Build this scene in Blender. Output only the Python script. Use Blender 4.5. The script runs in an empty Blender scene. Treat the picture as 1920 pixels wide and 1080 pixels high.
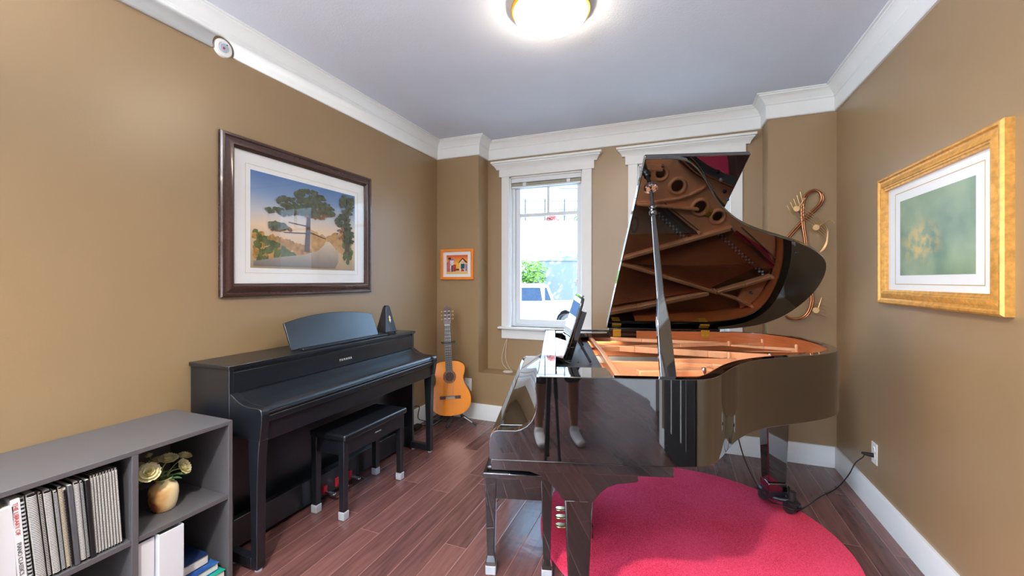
import bpy, bmesh, math, random
from mathutils import Vector, Matrix
random.seed(7)
SC = bpy.context.scene
COL = SC.collection
PI = math.pi

# ------------------------------------------------------------------ camera model
F_PX, CX, HY, CAM_H = 783.0, 960.0, 526.0, 1.335
YAW = math.atan(311.0 / F_PX)
SY, CY = math.sin(YAW), math.cos(YAW)

def ray(u, v):
    x = (u - CX) / F_PX
    return Vector((-SY + x * CY, CY + x * SY, -(v - HY) / F_PX))

def at_y(u, v, y):
    d = ray(u, v); return Vector((0, 0, CAM_H)) + d * (y / d.y)

def at_z(u, v, z):
    d = ray(u, v); return Vector((0, 0, CAM_H)) + d * ((z - CAM_H) / d.z)

# ------------------------------------------------------------------ colours / materials
def lin(c):
    return tuple(((x / 255.0) / 12.92 if x / 255.0 <= 0.04045 else ((x / 255.0 + 0.055) / 1.055) ** 2.4) for x in c)

def new_mat(name):
    m = bpy.data.materials.new(name); m.use_nodes = True
    nt = m.node_tree
    return m, nt, nt.nodes['Principled BSDF']

def N(nt, typ, **kw):
    n = nt.nodes.new(typ)
    for k, v in kw.items():
        setattr(n, k, v)
    return n

def L(nt, a, b):
    nt.links.new(a, b)

def mat(name, c, rough=0.5, metal=0.0, var=0.06, scale=12.0, stretch=(1, 1, 1), bump=0.0, bscale=60.0, coat=0.0, spec=0.5, coords='Object', ior=None):
    """principled surface with a little procedural colour variation and optional bump"""
    m, nt, b = new_mat(name)
    b.inputs['Roughness'].default_value = rough
    b.inputs['Metallic'].default_value = metal
    b.inputs['Coat Weight'].default_value = coat
    b.inputs['Coat Roughness'].default_value = 0.03
    if ior: b.inputs['IOR'].default_value = ior; b.inputs['Coat IOR'].default_value = ior
    b.inputs['Specular IOR Level'].default_value = spec
    tc = N(nt, 'ShaderNodeTexCoord'); mp = N(nt, 'ShaderNodeMapping')
    mp.inputs['Scale'].default_value = stretch
    L(nt, tc.outputs[coords], mp.inputs['Vector'])
    nz = N(nt, 'ShaderNodeTexNoise'); nz.inputs['Scale'].default_value = scale; nz.inputs['Detail'].default_value = 5
    L(nt, mp.outputs[0], nz.inputs['Vector'])
    cr = N(nt, 'ShaderNodeValToRGB')
    l = lin(c)
    cr.color_ramp.elements[0].position = 0.3; cr.color_ramp.elements[1].position = 0.7
    cr.color_ramp.elements[0].color = (*[x * (1 - var) for x in l], 1)
    cr.color_ramp.elements[1].color = (*[min(1, x * (1 + var)) for x in l], 1)
    L(nt, nz.outputs['Fac'], cr.inputs[0]); L(nt, cr.outputs[0], b.inputs['Base Color'])
    if bump:
        n2 = N(nt, 'ShaderNodeTexNoise'); n2.inputs['Scale'].default_value = bscale; n2.inputs['Detail'].default_value = 3
        L(nt, mp.outputs[0], n2.inputs['Vector'])
        bp = N(nt, 'ShaderNodeBump'); bp.inputs['Strength'].default_value = bump; bp.inputs['Distance'].default_value = 0.002
        L(nt, n2.outputs['Fac'], bp.inputs['Height']); L(nt, bp.outputs[0], b.inputs['Normal'])
    return m

def glass_mat(name, refl=0.45, tint=(1, 1, 1), rough=0.0):
    m, nt, b = new_mat(name); nt.nodes.remove(b)
    out = nt.nodes['Material Output']
    tr = N(nt, 'ShaderNodeBsdfTransparent'); tr.inputs[0].default_value = (*tint, 1)
    gl = N(nt, 'ShaderNodeBsdfGlossy'); gl.inputs['Roughness'].default_value = rough
    fr = N(nt, 'ShaderNodeFresnel'); fr.inputs[0].default_value = 1.0 + refl
    ge = N(nt, 'ShaderNodeNewGeometry')          # only the outer faces mirror
    inv = N(nt, 'ShaderNodeMath', operation='SUBTRACT'); inv.inputs[0].default_value = 1.0
    L(nt, ge.outputs['Backfacing'], inv.inputs[1])
    ma = N(nt, 'ShaderNodeMath', operation='MULTIPLY')
    L(nt, fr.outputs[0], ma.inputs[0]); L(nt, inv.outputs[0], ma.inputs[1])
    mx = N(nt, 'ShaderNodeMixShader')
    L(nt, ma.outputs[0], mx.inputs[0]); L(nt, tr.outputs[0], mx.inputs[1]); L(nt, gl.outputs[0], mx.inputs[2])
    L(nt, mx.outputs[0], out.inputs[0])
    return m

M = {}
M['wall'] = mat('wall_paint', (153, 127, 92), 0.37, ior=1.6, var=0.02, scale=3, bump=0.12, bscale=180)
M['ceiling'] = mat('ceiling_paint', (216, 222, 232), 0.85, var=0.015, scale=5, bump=0.55, bscale=110)
M['trim'] = mat('trim_paint', (234, 237, 236), 0.4, var=0.012)
M['vinyl'] = mat('vinyl', (226, 232, 236), 0.3, var=0.012)
M['hallwall'] = mat('hall_paint', (214, 214, 212), 0.7, var=0.02)
M['black'] = mat('piano_lacquer', (9, 9, 10), 0.02, var=0.05, coat=1.0, spec=0.5, ior=1.66)
M['satinblack'] = mat('satin_black', (30, 30, 33), 0.42, var=0.1)
M['ebony'] = mat('black_walnut_veneer', (21, 24, 29), 0.30, ior=1.65, var=0.22, scale=20, stretch=(14, 1, 14), bump=0.12, bscale=40, spec=0.5)
M['cushion'] = mat('black_vinyl', (22, 24, 28), 0.30, ior=1.6, var=0.08, bump=0.15, bscale=300)
M['iron'] = mat('plate_bronze', (240, 172, 124), 0.36, metal=0.2, var=0.04, scale=30, bump=0.05, bscale=400)
M['rimwood'] = mat('rim_mahogany', (190, 104, 56), 0.3, var=0.2, scale=5, stretch=(1.5, 1.5, 40), coat=0.3)
M['soundboard'] = mat('soundboard_spruce', (176, 124, 68), 0.4, var=0.12, scale=5, stretch=(4, 40, 4))
M['crimson'] = mat('crimson_felt', (170, 22, 40), 0.95, var=0.1)
M['gold'] = mat('polished_brass', (236, 184, 66), 0.28, metal=0.65, var=0.03)
M['pedalbrass'] = mat('pale_brass', (206, 188, 140), 0.2, metal=.9, var=.03)
M['chrome'] = mat('chrome', (215, 215, 220), 0.1, metal=1.0, var=0.02)
M['steel'] = mat('string_steel', (190, 185, 180), 0.3, metal=1.0, var=0.05)
M['copperwire'] = mat('wound_copper', (196, 118, 78), 0.3, metal=1.0, var=0.08)
M['bridgewood'] = mat('bridge_graphite', (40, 34, 32), 0.5, var=0.2)
M['whitepart'] = mat('white_plastic', (238, 238, 236), 0.35, var=0.015)
M['greycap'] = mat('clear_grey_rubber', (176, 178, 184), 0.4, var=0.1, scale=40)
M['rubber'] = mat('black_rubber', (20, 20, 21), 0.6, var=0.1)
M['shelf'] = mat('grey_laminate', (90, 88, 90), 0.42, var=0.02, bump=0.05, bscale=150)
M['shelfback'] = mat('grey_backing', (82, 80, 82), 0.5, var=0.02)
M['copper'] = mat('brushed_copper', (168, 114, 80), 0.3, metal=1.0, var=0.2, scale=30)
M['palegold'] = mat('pale_gold_metal', (226, 190, 140), 0.35, metal=0.8, var=0.05)
M['walnutframe'] = mat('walnut_frame', (68, 46, 40), 0.24, var=0.18, scale=8, stretch=(8, 8, 30), coat=0.3)
M['goldframe'] = mat('gold_leaf', (222, 165, 82), 0.4, metal=0.35, var=0.22, scale=45, bump=0.25, bscale=90)
M['orange'] = mat('orange_wood', (240, 140, 50), 0.4, var=0.06)
M['mat_board'] = mat('mat_board', (240, 243, 243), 0.8, var=0.01)
M['cream_line'] = mat('mat_bevel', (200, 178, 130), 0.7, var=0.02)
M['whitepaper'] = mat('white_paper', (235, 236, 238), 0.6, var=0.02)
M['page'] = mat('page_edges', (228, 224, 214), 0.8, var=0.06, scale=4, stretch=(1, 1, 300))
M['binder'] = mat('white_binder_vinyl', (226, 229, 234), 0.3, var=0.015)
M['blackcover'] = mat('black_card_cover', (26, 26, 29), 0.4, var=0.1)
M['greycover'] = mat('grey_card_cover', (84, 84, 88), 0.5, var=0.08)
M['combwhite'] = mat('white_comb_plastic', (232, 232, 228), 0.35, var=0.02)
M['combgrey'] = mat('silver_comb_plastic', (190, 194, 196), 0.35, var=0.02)
M['combcream'] = mat('cream_comb_plastic', (226, 214, 184), 0.35, var=0.02)
M['combblack'] = mat('black_comb_plastic', (24, 24, 26), 0.35, var=0.02)
M['navy'] = mat('navy_cloth', (28, 52, 92), 0.5, var=0.12)
M['teal'] = mat('teal_cover', (20, 158, 132), 0.35, var=0.08)
M['redink'] = mat('red_ink', (200, 70, 60), 0.6)
M['greyink'] = mat('grey_ink', (70, 72, 78), 0.6)
M['cream'] = mat('cream_petal', (240, 232, 186), 0.6, var=0.08, scale=30)
M['leaf'] = mat('leaf_green', (104, 142, 92), 0.5, var=0.2)
M['stem'] = mat('stem_green', (150, 164, 96), 0.5, var=0.15)
M['guitartop'] = mat('amber_spruce', (255, 150, 20), 0.18, var=0.1, scale=6, stretch=(40, 40, 1), coat=0.5)
M['guitarside'] = mat('dark_rosewood', (74, 34, 20), 0.25, var=0.2, coat=0.3)
M['ebonyboard'] = mat('fretboard', (44, 36, 34), 0.4, var=0.15)
M['hole'] = mat('hole_shade', (58, 34, 22), 0.8)  # flat dark colour painted for the shade inside the guitar's openings
M['inlay'] = mat('rosette_inlay', (150, 84, 40), 0.4, var=0.4, scale=200)
M['nylon'] = mat('nylon_string', (225, 222, 214), 0.3)
M['cord_white'] = mat('white_cord', (222, 214, 200), 0.6)
M['skin'] = mat('skin', (170, 118, 92), 0.5, var=0.06)
M['sock'] = mat('white_sock', (222, 220, 222), 0.9, var=0.04)
M['shorts'] = mat('dark_shorts', (44, 46, 54), 0.9, var=0.08)
M['shirt'] = mat('navy_shirt', (46, 54, 74), 0.9, var=0.08)
M['hair'] = mat('dark_hair', (38, 28, 22), 0.7, var=0.2)
M['truckpaint'] = mat('white_car_paint', (160, 161, 164), 0.3, var=0.01)
M['carglass'] = mat('tinted_car_window', (40, 58, 80), 0.15, var=0.2)
M['tyre'] = mat('tyre_rubber', (62, 62, 64), 0.8, var=0.1)
M['asphalt'] = mat('asphalt', (120, 120, 122), 0.9, var=0.08, scale=3)
M['stucco'] = mat('white_stucco', (142, 143, 145), 0.9, var=0.02, bump=0.1, bscale=30)
M['stuccogrey'] = mat('pale_grey_render', (158, 160, 165), 0.9, var=0.02)
M['pane'] = mat('house_window_pane', (104, 112, 124), 0.2, var=0.1)
M['darkrail'] = mat('black_iron', (28, 28, 30), 0.45, var=0.1)
M['bushleaf'] = mat('bright_green_leaf', (82, 128, 36), 0.55, var=0.3, scale=3)  # bright green leaf colour with random variation
M['treeleaf'] = mat('tree_leaf', (92, 138, 56), 0.55, var=0.35, scale=2)
M['redleaf'] = mat('red_shrub_leaf', (168, 84, 74), 0.6, var=0.3, scale=8)
M['bark'] = mat('bark', (96, 80, 64), 0.9, var=0.25)
M['doorwood'] = mat('dark_door', (26, 20, 18), 0.4, var=0.15)
M['blindslat'] = mat('blind_slat', (150, 150, 132), 0.5, var=0.06)
M['screen'] = mat('camera_body', (18, 18, 19), 0.5)
M['sidewalk'] = mat('concrete_walk', (200, 198, 192), 0.9, var=0.05, scale=4)

# ceramic vase: cream glaze running to brown
def vase_mat():
    m, nt, b = new_mat('glazed_ceramic'); b.inputs['Roughness'].default_value = 0.18
    tc = N(nt, 'ShaderNodeTexCoord'); nz = N(nt, 'ShaderNodeTexNoise'); nz.inputs['Scale'].default_value = 14
    sx = N(nt, 'ShaderNodeSeparateXYZ'); L(nt, tc.outputs['Object'], sx.inputs[0]); L(nt, tc.outputs['Object'], nz.inputs['Vector'])
    ma = N(nt, 'ShaderNodeMath', operation='MULTIPLY_ADD'); ma.inputs[1].default_value = -9.0; ma.inputs[2].default_value = 0.0
    L(nt, sx.outputs['Y'], ma.inputs[0])
    ad = N(nt, 'ShaderNodeMath', operation='ADD'); L(nt, ma.outputs[0], ad.inputs[0]); L(nt, nz.outputs['Fac'], ad.inputs[1])
    cr = N(nt, 'ShaderNodeValToRGB'); e = cr.color_ramp.elements
    e[0].position = 0.15; e[0].color = (*lin((240, 226, 186)), 1)
    e[1].position = 0.98; e[1].color = (*lin((120, 62, 40)), 1)
    a = e.new(0.55); a.color = (*lin((232, 206, 156)), 1)
    a = e.new(0.78); a.color = (*lin((206, 158, 96)), 1)
    L(nt, ad.outputs[0], cr.inputs[0]); L(nt, cr.outputs[0], b.inputs['Base Color'])
    return m
M['vase'] = vase_mat()

# wide hand-scraped walnut planks running towards the windows
def floor_mat():
    m, nt, b = new_mat('walnut_planks')
    tc = N(nt, 'ShaderNodeTexCoord'); sx = N(nt, 'ShaderNodeSeparateXYZ'); L(nt, tc.outputs['Object'], sx.inputs[0])
    def math_(op, a, b2=None, c=None):
        n = N(nt, 'ShaderNodeMath', operation=op)
        for i, x in enumerate((a, b2, c)):
            if x is None: continue
            if isinstance(x, (int, float)): n.inputs[i].default_value = x
            else: L(nt, x, n.inputs[i])
        return n.outputs[0]
    W_, LEN = 0.122, 1.15
    xs = math_('DIVIDE', sx.outputs['X'], W_)
    row = math_('FLOOR', xs); fx = math_('FRACT', xs)
    wn = N(nt, 'ShaderNodeTexWhiteNoise', noise_dimensions='1D'); L(nt, row, wn.inputs['W'])
    ys = math_('ADD', math_('DIVIDE', sx.outputs['Y'], LEN), math_('MULTIPLY', wn.outputs['Value'], 7.3))
    pl = math_('FLOOR', ys); fy = math_('FRACT', ys)
    cid = N(nt, 'ShaderNodeCombineXYZ'); L(nt, row, cid.inputs[0]); L(nt, pl, cid.inputs[1])
    w2 = N(nt, 'ShaderNodeTexWhiteNoise', noise_dimensions='3D'); L(nt, cid.outputs[0], w2.inputs['Vector'])
    # grain
    mp = N(nt, 'ShaderNodeMapping'); mp.inputs['Scale'].default_value = (30, 2.2, 1)
    off = N(nt, 'ShaderNodeVectorMath', operation='SCALE'); off.inputs['Scale'].default_value = 13.0
    L(nt, w2.outputs['Color'], off.inputs[0])
    L(nt, tc.outputs['Object'], mp.inputs[0])
    av = N(nt, 'ShaderNodeVectorMath', operation='ADD'); L(nt, mp.outputs[0], av.inputs[0]); L(nt, off.outputs[0], av.inputs[1])
    nz = N(nt, 'ShaderNodeTexNoise'); nz.inputs['Scale'].default_value = 1.6; nz.inputs['Detail'].default_value = 7; nz.inputs['Distortion'].default_value = 0.6
    L(nt, av.outputs[0], nz.inputs['Vector'])
    cr = N(nt, 'ShaderNodeValToRGB'); e = cr.color_ramp.elements
    e[0].position = 0.25; e[0].color = (*lin((74, 47, 45)), 1); e[1].position = 0.8; e[1].color = (*lin((124, 84, 79)), 1)
    L(nt, math_('ADD', math_('MULTIPLY', nz.outputs['Fac'], 0.75), math_('MULTIPLY', w2.outputs['Value'], 0.3)), cr.inputs[0])
    # seams, with the glint on their bevels painted as a lighter line
    ex = math_('MULTIPLY', math_('MINIMUM', fx, math_('SUBTRACT', 1.0, fx)), W_)
    ey = math_('MULTIPLY', math_('MINIMUM', fy, math_('SUBTRACT', 1.0, fy)), LEN)
    dist = math_('MINIMUM', ex, ey)
    seam_glint = math_('LESS_THAN', dist, 0.0013)
    mx = N(nt, 'ShaderNodeMix', data_type='RGBA'); L(nt, seam_glint, mx.inputs['Factor'])
    L(nt, cr.outputs[0], mx.inputs['A']); mx.inputs['B'].default_value = (*lin((158, 116, 110)), 1)
    L(nt, mx.outputs['Result'], b.inputs['Base Color'])
    # scraped undulation
    m3 = N(nt, 'ShaderNodeMapping'); m3.inputs['Scale'].default_value = (6, 9, 1); L(nt, tc.outputs['Object'], m3.inputs[0])
    n3 = N(nt, 'ShaderNodeTexNoise'); n3.inputs['Scale'].default_value = 1.6; n3.inputs['Detail'].default_value = 2; L(nt, m3.outputs[0], n3.inputs['Vector'])
    edge = N(nt, 'ShaderNodeMapRange'); edge.inputs['From Max'].default_value = 0.005; L(nt, dist, edge.inputs['Value'])
    hgt = math_('ADD', math_('MULTIPLY', n3.outputs['Fac'], 1.0), math_('MULTIPLY', edge.outputs[0], 0.35))
    bp = N(nt, 'ShaderNodeBump'); bp.inputs['Strength'].default_value = 0.35; bp.inputs['Distance'].default_value = 0.006
    L(nt, hgt, bp.inputs['Height']); L(nt, bp.outputs[0], b.inputs['Normal'])
    b.inputs['Roughness'].default_value = 0.27
    b.inputs['IOR'].default_value = 1.6
    return m
M['floor'] = floor_mat()

def rug_mat():
    m, nt, b = new_mat('crimson_pile'); b.inputs['Roughness'].default_value = 1.0
    b.inputs['Sheen Weight'].default_value = 0.08; b.inputs['Sheen Tint'].default_value = (*lin((255, 120, 140)), 1)
    tc = N(nt, 'ShaderNodeTexCoord')
    big = N(nt, 'ShaderNodeTexNoise'); big.inputs['Scale'].default_value = 2.2; big.inputs['Detail'].default_value = 3; L(nt, tc.outputs['Object'], big.inputs['Vector'])
    sm = N(nt, 'ShaderNodeTexNoise'); sm.inputs['Scale'].default_value = 240; sm.inputs['Detail'].default_value = 5; L(nt, tc.outputs['Object'], sm.inputs['Vector'])
    ad = N(nt, 'ShaderNodeMath', operation='MULTIPLY_ADD'); ad.inputs[1].default_value = 0.8
    L(nt, sm.outputs['Fac'], ad.inputs[0])
    m2 = N(nt, 'ShaderNodeMath', operation='MULTIPLY'); m2.inputs[1].default_value = 0.35; L(nt, big.outputs['Fac'], m2.inputs[0]); L(nt, m2.outputs[0], ad.inputs[2])
    cr = N(nt, 'ShaderNodeValToRGB'); e = cr.color_ramp.elements
    e[0].position = 0.42; e[0].color = (*lin((208, 12, 50)), 1); e[1].position = 0.68; e[1].color = (*lin((255, 78, 122)), 1)
    L(nt, ad.outputs[0], cr.inputs[0]); L(nt, cr.outputs[0], b.inputs['Base Color'])
    bp = N(nt, 'ShaderNodeBump'); bp.inputs['Strength'].default_value = 0.5; bp.inputs['Distance'].default_value = 0.004
    L(nt, sm.outputs['Fac'], bp.inputs['Height']); L(nt, bp.outputs[0], b.inputs['Normal'])
    return m
M['rug'] = rug_mat()

def ramp_mat(name, stops, axis='Z', lo=0.0, hi=1.0, noise=0.15, nscale=6.0, rough=0.6):
    """printed picture: colours along one axis of the sheet, broken up by noise"""
    m, nt, b = new_mat(name); b.inputs['Roughness'].default_value = rough
    tc = N(nt, 'ShaderNodeTexCoord'); sx = N(nt, 'ShaderNodeSeparateXYZ'); L(nt, tc.outputs['Object'], sx.inputs[0])
    mr = N(nt, 'ShaderNodeMapRange'); mr.inputs['From Min'].default_value = lo; mr.inputs['From Max'].default_value = hi; L(nt, sx.outputs[axis], mr.inputs['Value'])
    nz = N(nt, 'ShaderNodeTexNoise'); nz.inputs['Scale'].default_value = nscale; nz.inputs['Detail'].default_value = 6; L(nt, tc.outputs['Object'], nz.inputs['Vector'])
    ad = N(nt, 'ShaderNodeMath', operation='MULTIPLY_ADD'); ad.inputs[1].default_value = noise; L(nt, nz.outputs['Fac'], ad.inputs[0])
    sb = N(nt, 'ShaderNodeMath', operation='SUBTRACT'); sb.inputs[1].default_value = noise * 0.5; L(nt, mr.outputs[0], sb.inputs[0]); L(nt, sb.outputs[0], ad.inputs[2])
    cr = N(nt, 'ShaderNodeValToRGB'); els = cr.color_ramp.elements
    els[0].position = stops[0][0]; els[0].color = (*lin(stops[0][1]), 1)
    els[1].position = stops[-1][0]; els[1].color = (*lin(stops[-1][1]), 1)
    for p, c in stops[1:-1]:
        e = els.new(p); e.color = (*lin(c), 1)
    L(nt, ad.outputs[0], cr.inputs[0]); L(nt, cr.outputs[0], b.inputs['Base Color'])
    return m

def emit_mat(name, c, s):
    m, nt, b = new_mat(name)
    b.inputs['Base Color'].default_value = (*c, 1)
    b.inputs['Emission Color'].default_value = (*c, 1); b.inputs['Emission Strength'].default_value = s
    return m

# ------------------------------------------------------------------ mesh builder
class MB:
    def __init__(s):
        s.v = []; s.f = []; s.mi = []; s.cur = 0
    def add(s, vs, fs):
        o = len(s.v); s.v.extend([tuple(v) for v in vs])
        for f in fs:
            s.f.append([i + o for i in f]); s.mi.append(s.cur)
        return s
    def slot(s, i): s.cur = i; return s
    def box(s, x0, x1, y0, y1, z0, z1, T=None):
        vs = [Vector((x, y, z)) for z in (z0, z1) for y in (y0, y1) for x in (x0, x1)]
        if T: vs = [T @ v for v in vs]
        return s.add(vs, [(0, 2, 3, 1), (4, 5, 7, 6), (0, 1, 5, 4), (2, 6, 7, 3), (0, 4, 6, 2), (1, 3, 7, 5)])
    def frustum(s, b, t, z0, z1, T=None):
        """b, t = (x0,x1,y0,y1) at z0 and z1"""
        vs = [Vector((x, y, z0)) for y in b[2:] for x in b[:2]] + [Vector((x, y, z1)) for y in t[2:] for x in t[:2]]
        if T: vs = [T @ v for v in vs]
        return s.add(vs, [(0, 2, 3, 1), (4, 5, 7, 6), (0, 1, 5, 4), (2, 6, 7, 3), (0, 4, 6, 2), (1, 3, 7, 5)])
    def cyl(s, p0, p1, r0, r1=None, n=16):
        return s.tube([p0, p1], [r0, r0 if r1 is None else r1], n)
    def tube(s, pts, r, n=8, closed=False, caps=True):
        pts = [Vector(p) for p in pts]; k = len(pts)
        rs = r if isinstance(r, (list, tuple)) else [r] * k
        tang = []
        for i in range(k):
            a = pts[(i - 1) % k] if (closed or i > 0) else pts[i]
            b = pts[(i + 1) % k] if (closed or i < k - 1) else pts[i]
            d = (b - a); tang.append(d.normalized() if d.length > 1e-9 else Vector((0, 0, 1)))
        up = Vector((0, 0, 1)) if abs(tang[0].z) < 0.9 else Vector((1, 0, 0))
        x = tang[0].cross(up).normalized()
        vs = []
        for i in range(k):
            t = tang[i]
            x = (x - t * x.dot(t))
            x = x.normalized() if x.length > 1e-6 else t.orthogonal().normalized()
            y = t.cross(x)
            for j in range(n):
                a = 2 * PI * j / n
                vs.append(pts[i] + (x * math.cos(a) + y * math.sin(a)) * rs[i])
        fs = []
        for i in range(k if closed else k - 1):
            for j in range(n):
                a = i * n + j; b = i * n + (j + 1) % n; i2 = (i + 1) % k
                fs.append((a, b, i2 * n + (j + 1) % n, i2 * n + j))
        if caps and not closed:
            fs.append(tuple(range(n - 1, -1, -1))); fs.append(tuple((k - 1) * n + j for j in range(n)))
        return s.add(vs, fs)
    def lathe(s, prof, c=(0, 0, 0), n=32, T=None, caps=True, sq=0.0):
        c = Vector(c); vs = []
        for r, z in prof:
            for j in range(n):
                a = 2 * PI * j / n
                v = Vector((r * math.cos(a), r * math.sin(a), z))
                vs.append((T @ v if T else v) + c)
        fs = []
        for i in range(len(prof) - 1):
            for j in range(n):
                fs.append((i * n + j, i * n + (j + 1) % n, (i + 1) * n + (j + 1) % n, (i + 1) * n + j))
        if caps:
            fs.append(tuple(range(n - 1, -1, -1))); fs.append(tuple((len(prof) - 1) * n + j for j in range(n)))
        return s.add(vs, fs)
    def prism(s, poly, h0, h1, T=None, axis='z', skip=()):
        """poly in a plane, extruded along axis: z->(x,y), y->(x,z), x->(y,z)"""
        def P(p, h):
            v = Vector((p[0], p[1], h)) if axis == 'z' else (Vector((p[0], h, p[1])) if axis == 'y' else Vector((h, p[0], p[1])))
            return T @ v if T else v
        n = len(poly)
        vs = [P(p, h0) for p in poly] + [P(p, h1) for p in poly]
        fs = [tuple(range(n - 1, -1, -1)), tuple(range(n, 2 * n))]
        for i in range(n):
            if i in skip: continue
            j = (i + 1) % n
            fs.append((i, j, n + j, n + i))
        return s.add(vs, fs)
    def wall(s, outer, inner, z0, z1, caps=True):
        """open ribbon wall between two equally long xy paths"""
        n = len(outer)
        vs = [(*p, z0) for p in outer] + [(*p, z1) for p in outer] + [(*p, z0) for p in inner] + [(*p, z1) for p in inner]
        fs = []
        for i in range(n - 1):
            fs += [(i, i + 1, n + i + 1, n + i), (2 * n + i, 3 * n + i, 3 * n + i + 1, 2 * n + i + 1), (n + i, n + i + 1, 3 * n + i + 1, 3 * n + i), (i, 2 * n + i, 2 * n + i + 1, i + 1)]
        if caps:
            fs += [(0, n, 3 * n, 2 * n), (n - 1, 3 * n - 1, 4 * n - 1, 2 * n - 1)]
        return s.add(vs, fs)
    def sweep(s, prof, path, caps=True):
        """prof of (offset to the left of travel, z) carried along an open xy path with mitres"""
        n = len(path); k = len(prof); vs = []
        P = [Vector((p[0], p[1])) for p in path]
        for i in range(n):
            d0 = (P[i] - P[i - 1]).normalized() if i > 0 else (P[1] - P[0]).normalized()
            d1 = (P[i + 1] - P[i]).normalized() if i < n - 1 else d0
            n0 = Vector((-d0.y, d0.x)); n1 = Vector((-d1.y, d1.x))
            mvec = (n0 + n1); mvec = mvec / max(1e-6, (1 + n0.dot(n1)))
            for o, z in prof:
                q = P[i] + mvec * o; vs.append((q.x, q.y, z))
        fs = []
        for i in range(n - 1):
            for j in range(k - 1):
                fs.append((i * k + j, (i + 1) * k + j, (i + 1) * k + j + 1, i * k + j + 1))
            fs.append((i * k + k - 1, (i + 1) * k + k - 1, (i + 1) * k, i * k))
        if caps:
            fs.append(tuple(range(k))); fs.append(tuple((n - 1) * k + j for j in range(k - 1, -1, -1)))
        return s.add(vs, fs)
    def ball(s, c, r, n=14, m=8, sc=(1, 1, 1), T=None):
        c = Vector(c); vs = []; fs = []
        for i in range(m + 1):
            th = PI * i / m
            for j in range(n):
                a = 2 * PI * j / n
                v = Vector((r * math.sin(th) * math.cos(a) * sc[0], r * math.sin(th) * math.sin(a) * sc[1], r * math.cos(th) * sc[2]))
                vs.append((T @ v if T else v) + c)
        for i in range(m):
            for j in range(n):
                fs.append((i * n + j, i * n + (j + 1) % n, (i + 1) * n + (j + 1) % n, (i + 1) * n + j))
        return s.add(vs, fs)

WM = {}   # world matrix of every thing built as an Empty

def mesh_from(name, mb, mats, T=None, weld=True, smooth=35):
    me = bpy.data.meshes.new(name)
    vs = mb.v if T is None else [tuple(T @ Vector(v)) for v in mb.v]
    me.from_pydata(vs, [], mb.f)
    for m in (mats if isinstance(mats, (list, tuple)) else [mats]):
        me.materials.append(m)
    me.polygons.foreach_set('material_index', mb.mi)
    bm = bmesh.new(); bm.from_mesh(me)
    if weld: bmesh.ops.remove_doubles(bm, verts=bm.verts, dist=1e-6)
    bmesh.ops.recalc_face_normals(bm, faces=bm.faces)
    bm.to_mesh(me); bm.free()
    if smooth:
        me.shade_smooth(); me.set_sharp_from_angle(angle=math.radians(smooth))
    return me

def props(o, label=None, cat=None, group=None, kind=None):
    if label: o['label'] = label
    if cat: o['category'] = cat
    if group: o['group'] = group
    if kind: o['kind'] = kind
    return o

def bevel(o, w, seg=2, ang=40):
    b = o.modifiers.new('bevel', 'BEVEL'); b.width = w; b.segments = seg; b.limit_method = 'ANGLE'; b.angle_limit = math.radians(ang)
    b.harden_normals = False
    return o

def thing(name, label, cat, loc=(0, 0, 0), rz=0.0, group=None, T=None):
    o = bpy.data.objects.new(name, None); COL.objects.link(o)
    o.empty_display_size = 0.1
    mt = T if T is not None else Matrix.Translation(Vector(loc)) @ Matrix.Rotation(rz, 4, 'Z')
    o.matrix_world = mt; WM[o] = mt.copy()
    return props(o, label, cat, group)

def root_of(o):
    while o.parent is not None: o = o.parent
    return o

def part(parent, name, mb, m, local=True, bv=0.0, seg=2, label=None, weld=True, smooth=35, kind=None):
    r = root_of(parent)
    T = None if local else WM[r].inverted()
    me = mesh_from(name, mb, m, T, weld, smooth)
    o = bpy.data.objects.new(name, me); COL.objects.link(o); o.parent = parent
    if bv: bevel(o, bv, seg)
    if label: o['label'] = label
    if kind: o['kind'] = kind
    return o

def solo(name, label, cat, mb, m, loc=None, group=None, kind=None, bv=0.0, seg=2, weld=True, smooth=35):
    """a thing that is one mesh; verts in world space, origin moved to loc"""
    loc = Vector(loc) if loc is not None else Vector(mb.v[0])
    me = mesh_from(name, mb, m, Matrix.Translation(-loc), weld, smooth)
    o = bpy.data.objects.new(name, me); COL.objects.link(o); o.location = loc
    WM[o] = Matrix.Translation(loc)
    if bv: bevel(o, bv, seg)
    return props(o, label, cat, group, kind)

def struct(name, mb, m, bv=0.0, weld=False, smooth=35, seg=2):
    o = bpy.data.objects.new(name, mesh_from(name, mb, m, None, weld, smooth)); COL.objects.link(o)
    WM[o] = Matrix.Identity(4)
    if bv: bevel(o, bv, seg)
    o['kind'] = 'structure'
    return o

def copy_tree(o, parent=None):
    c = o.copy(); COL.objects.link(c)
    if parent is not None:
        c.parent = parent
    for ch in list(o.children):
        copy_tree(ch, c)
    return c

def text_part(parent, name, body, size, m, T, extrude=0.0006, label=None, align='CENTER', spacing=1.0):
    cu = bpy.data.curves.new(name, 'FONT'); cu.body = body; cu.size = size; cu.extrude = extrude
    cu.align_x = align; cu.align_y = 'CENTER'; cu.space_character = spacing
    tmp = bpy.data.objects.new(name, cu); COL.objects.link(tmp)
    dg = bpy.context.evaluated_depsgraph_get()
    me = bpy.data.meshes.new_from_object(tmp.evaluated_get(dg))
    bpy.data.objects.remove(tmp)
    r = root_of(parent)
    me.transform(WM[r].inverted() @ T)
    me.materials.clear(); me.materials.append(m)
    o = bpy.data.objects.new(name, me); COL.objects.link(o); o.parent = parent
    if label: o['label'] = label
    return o

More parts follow.
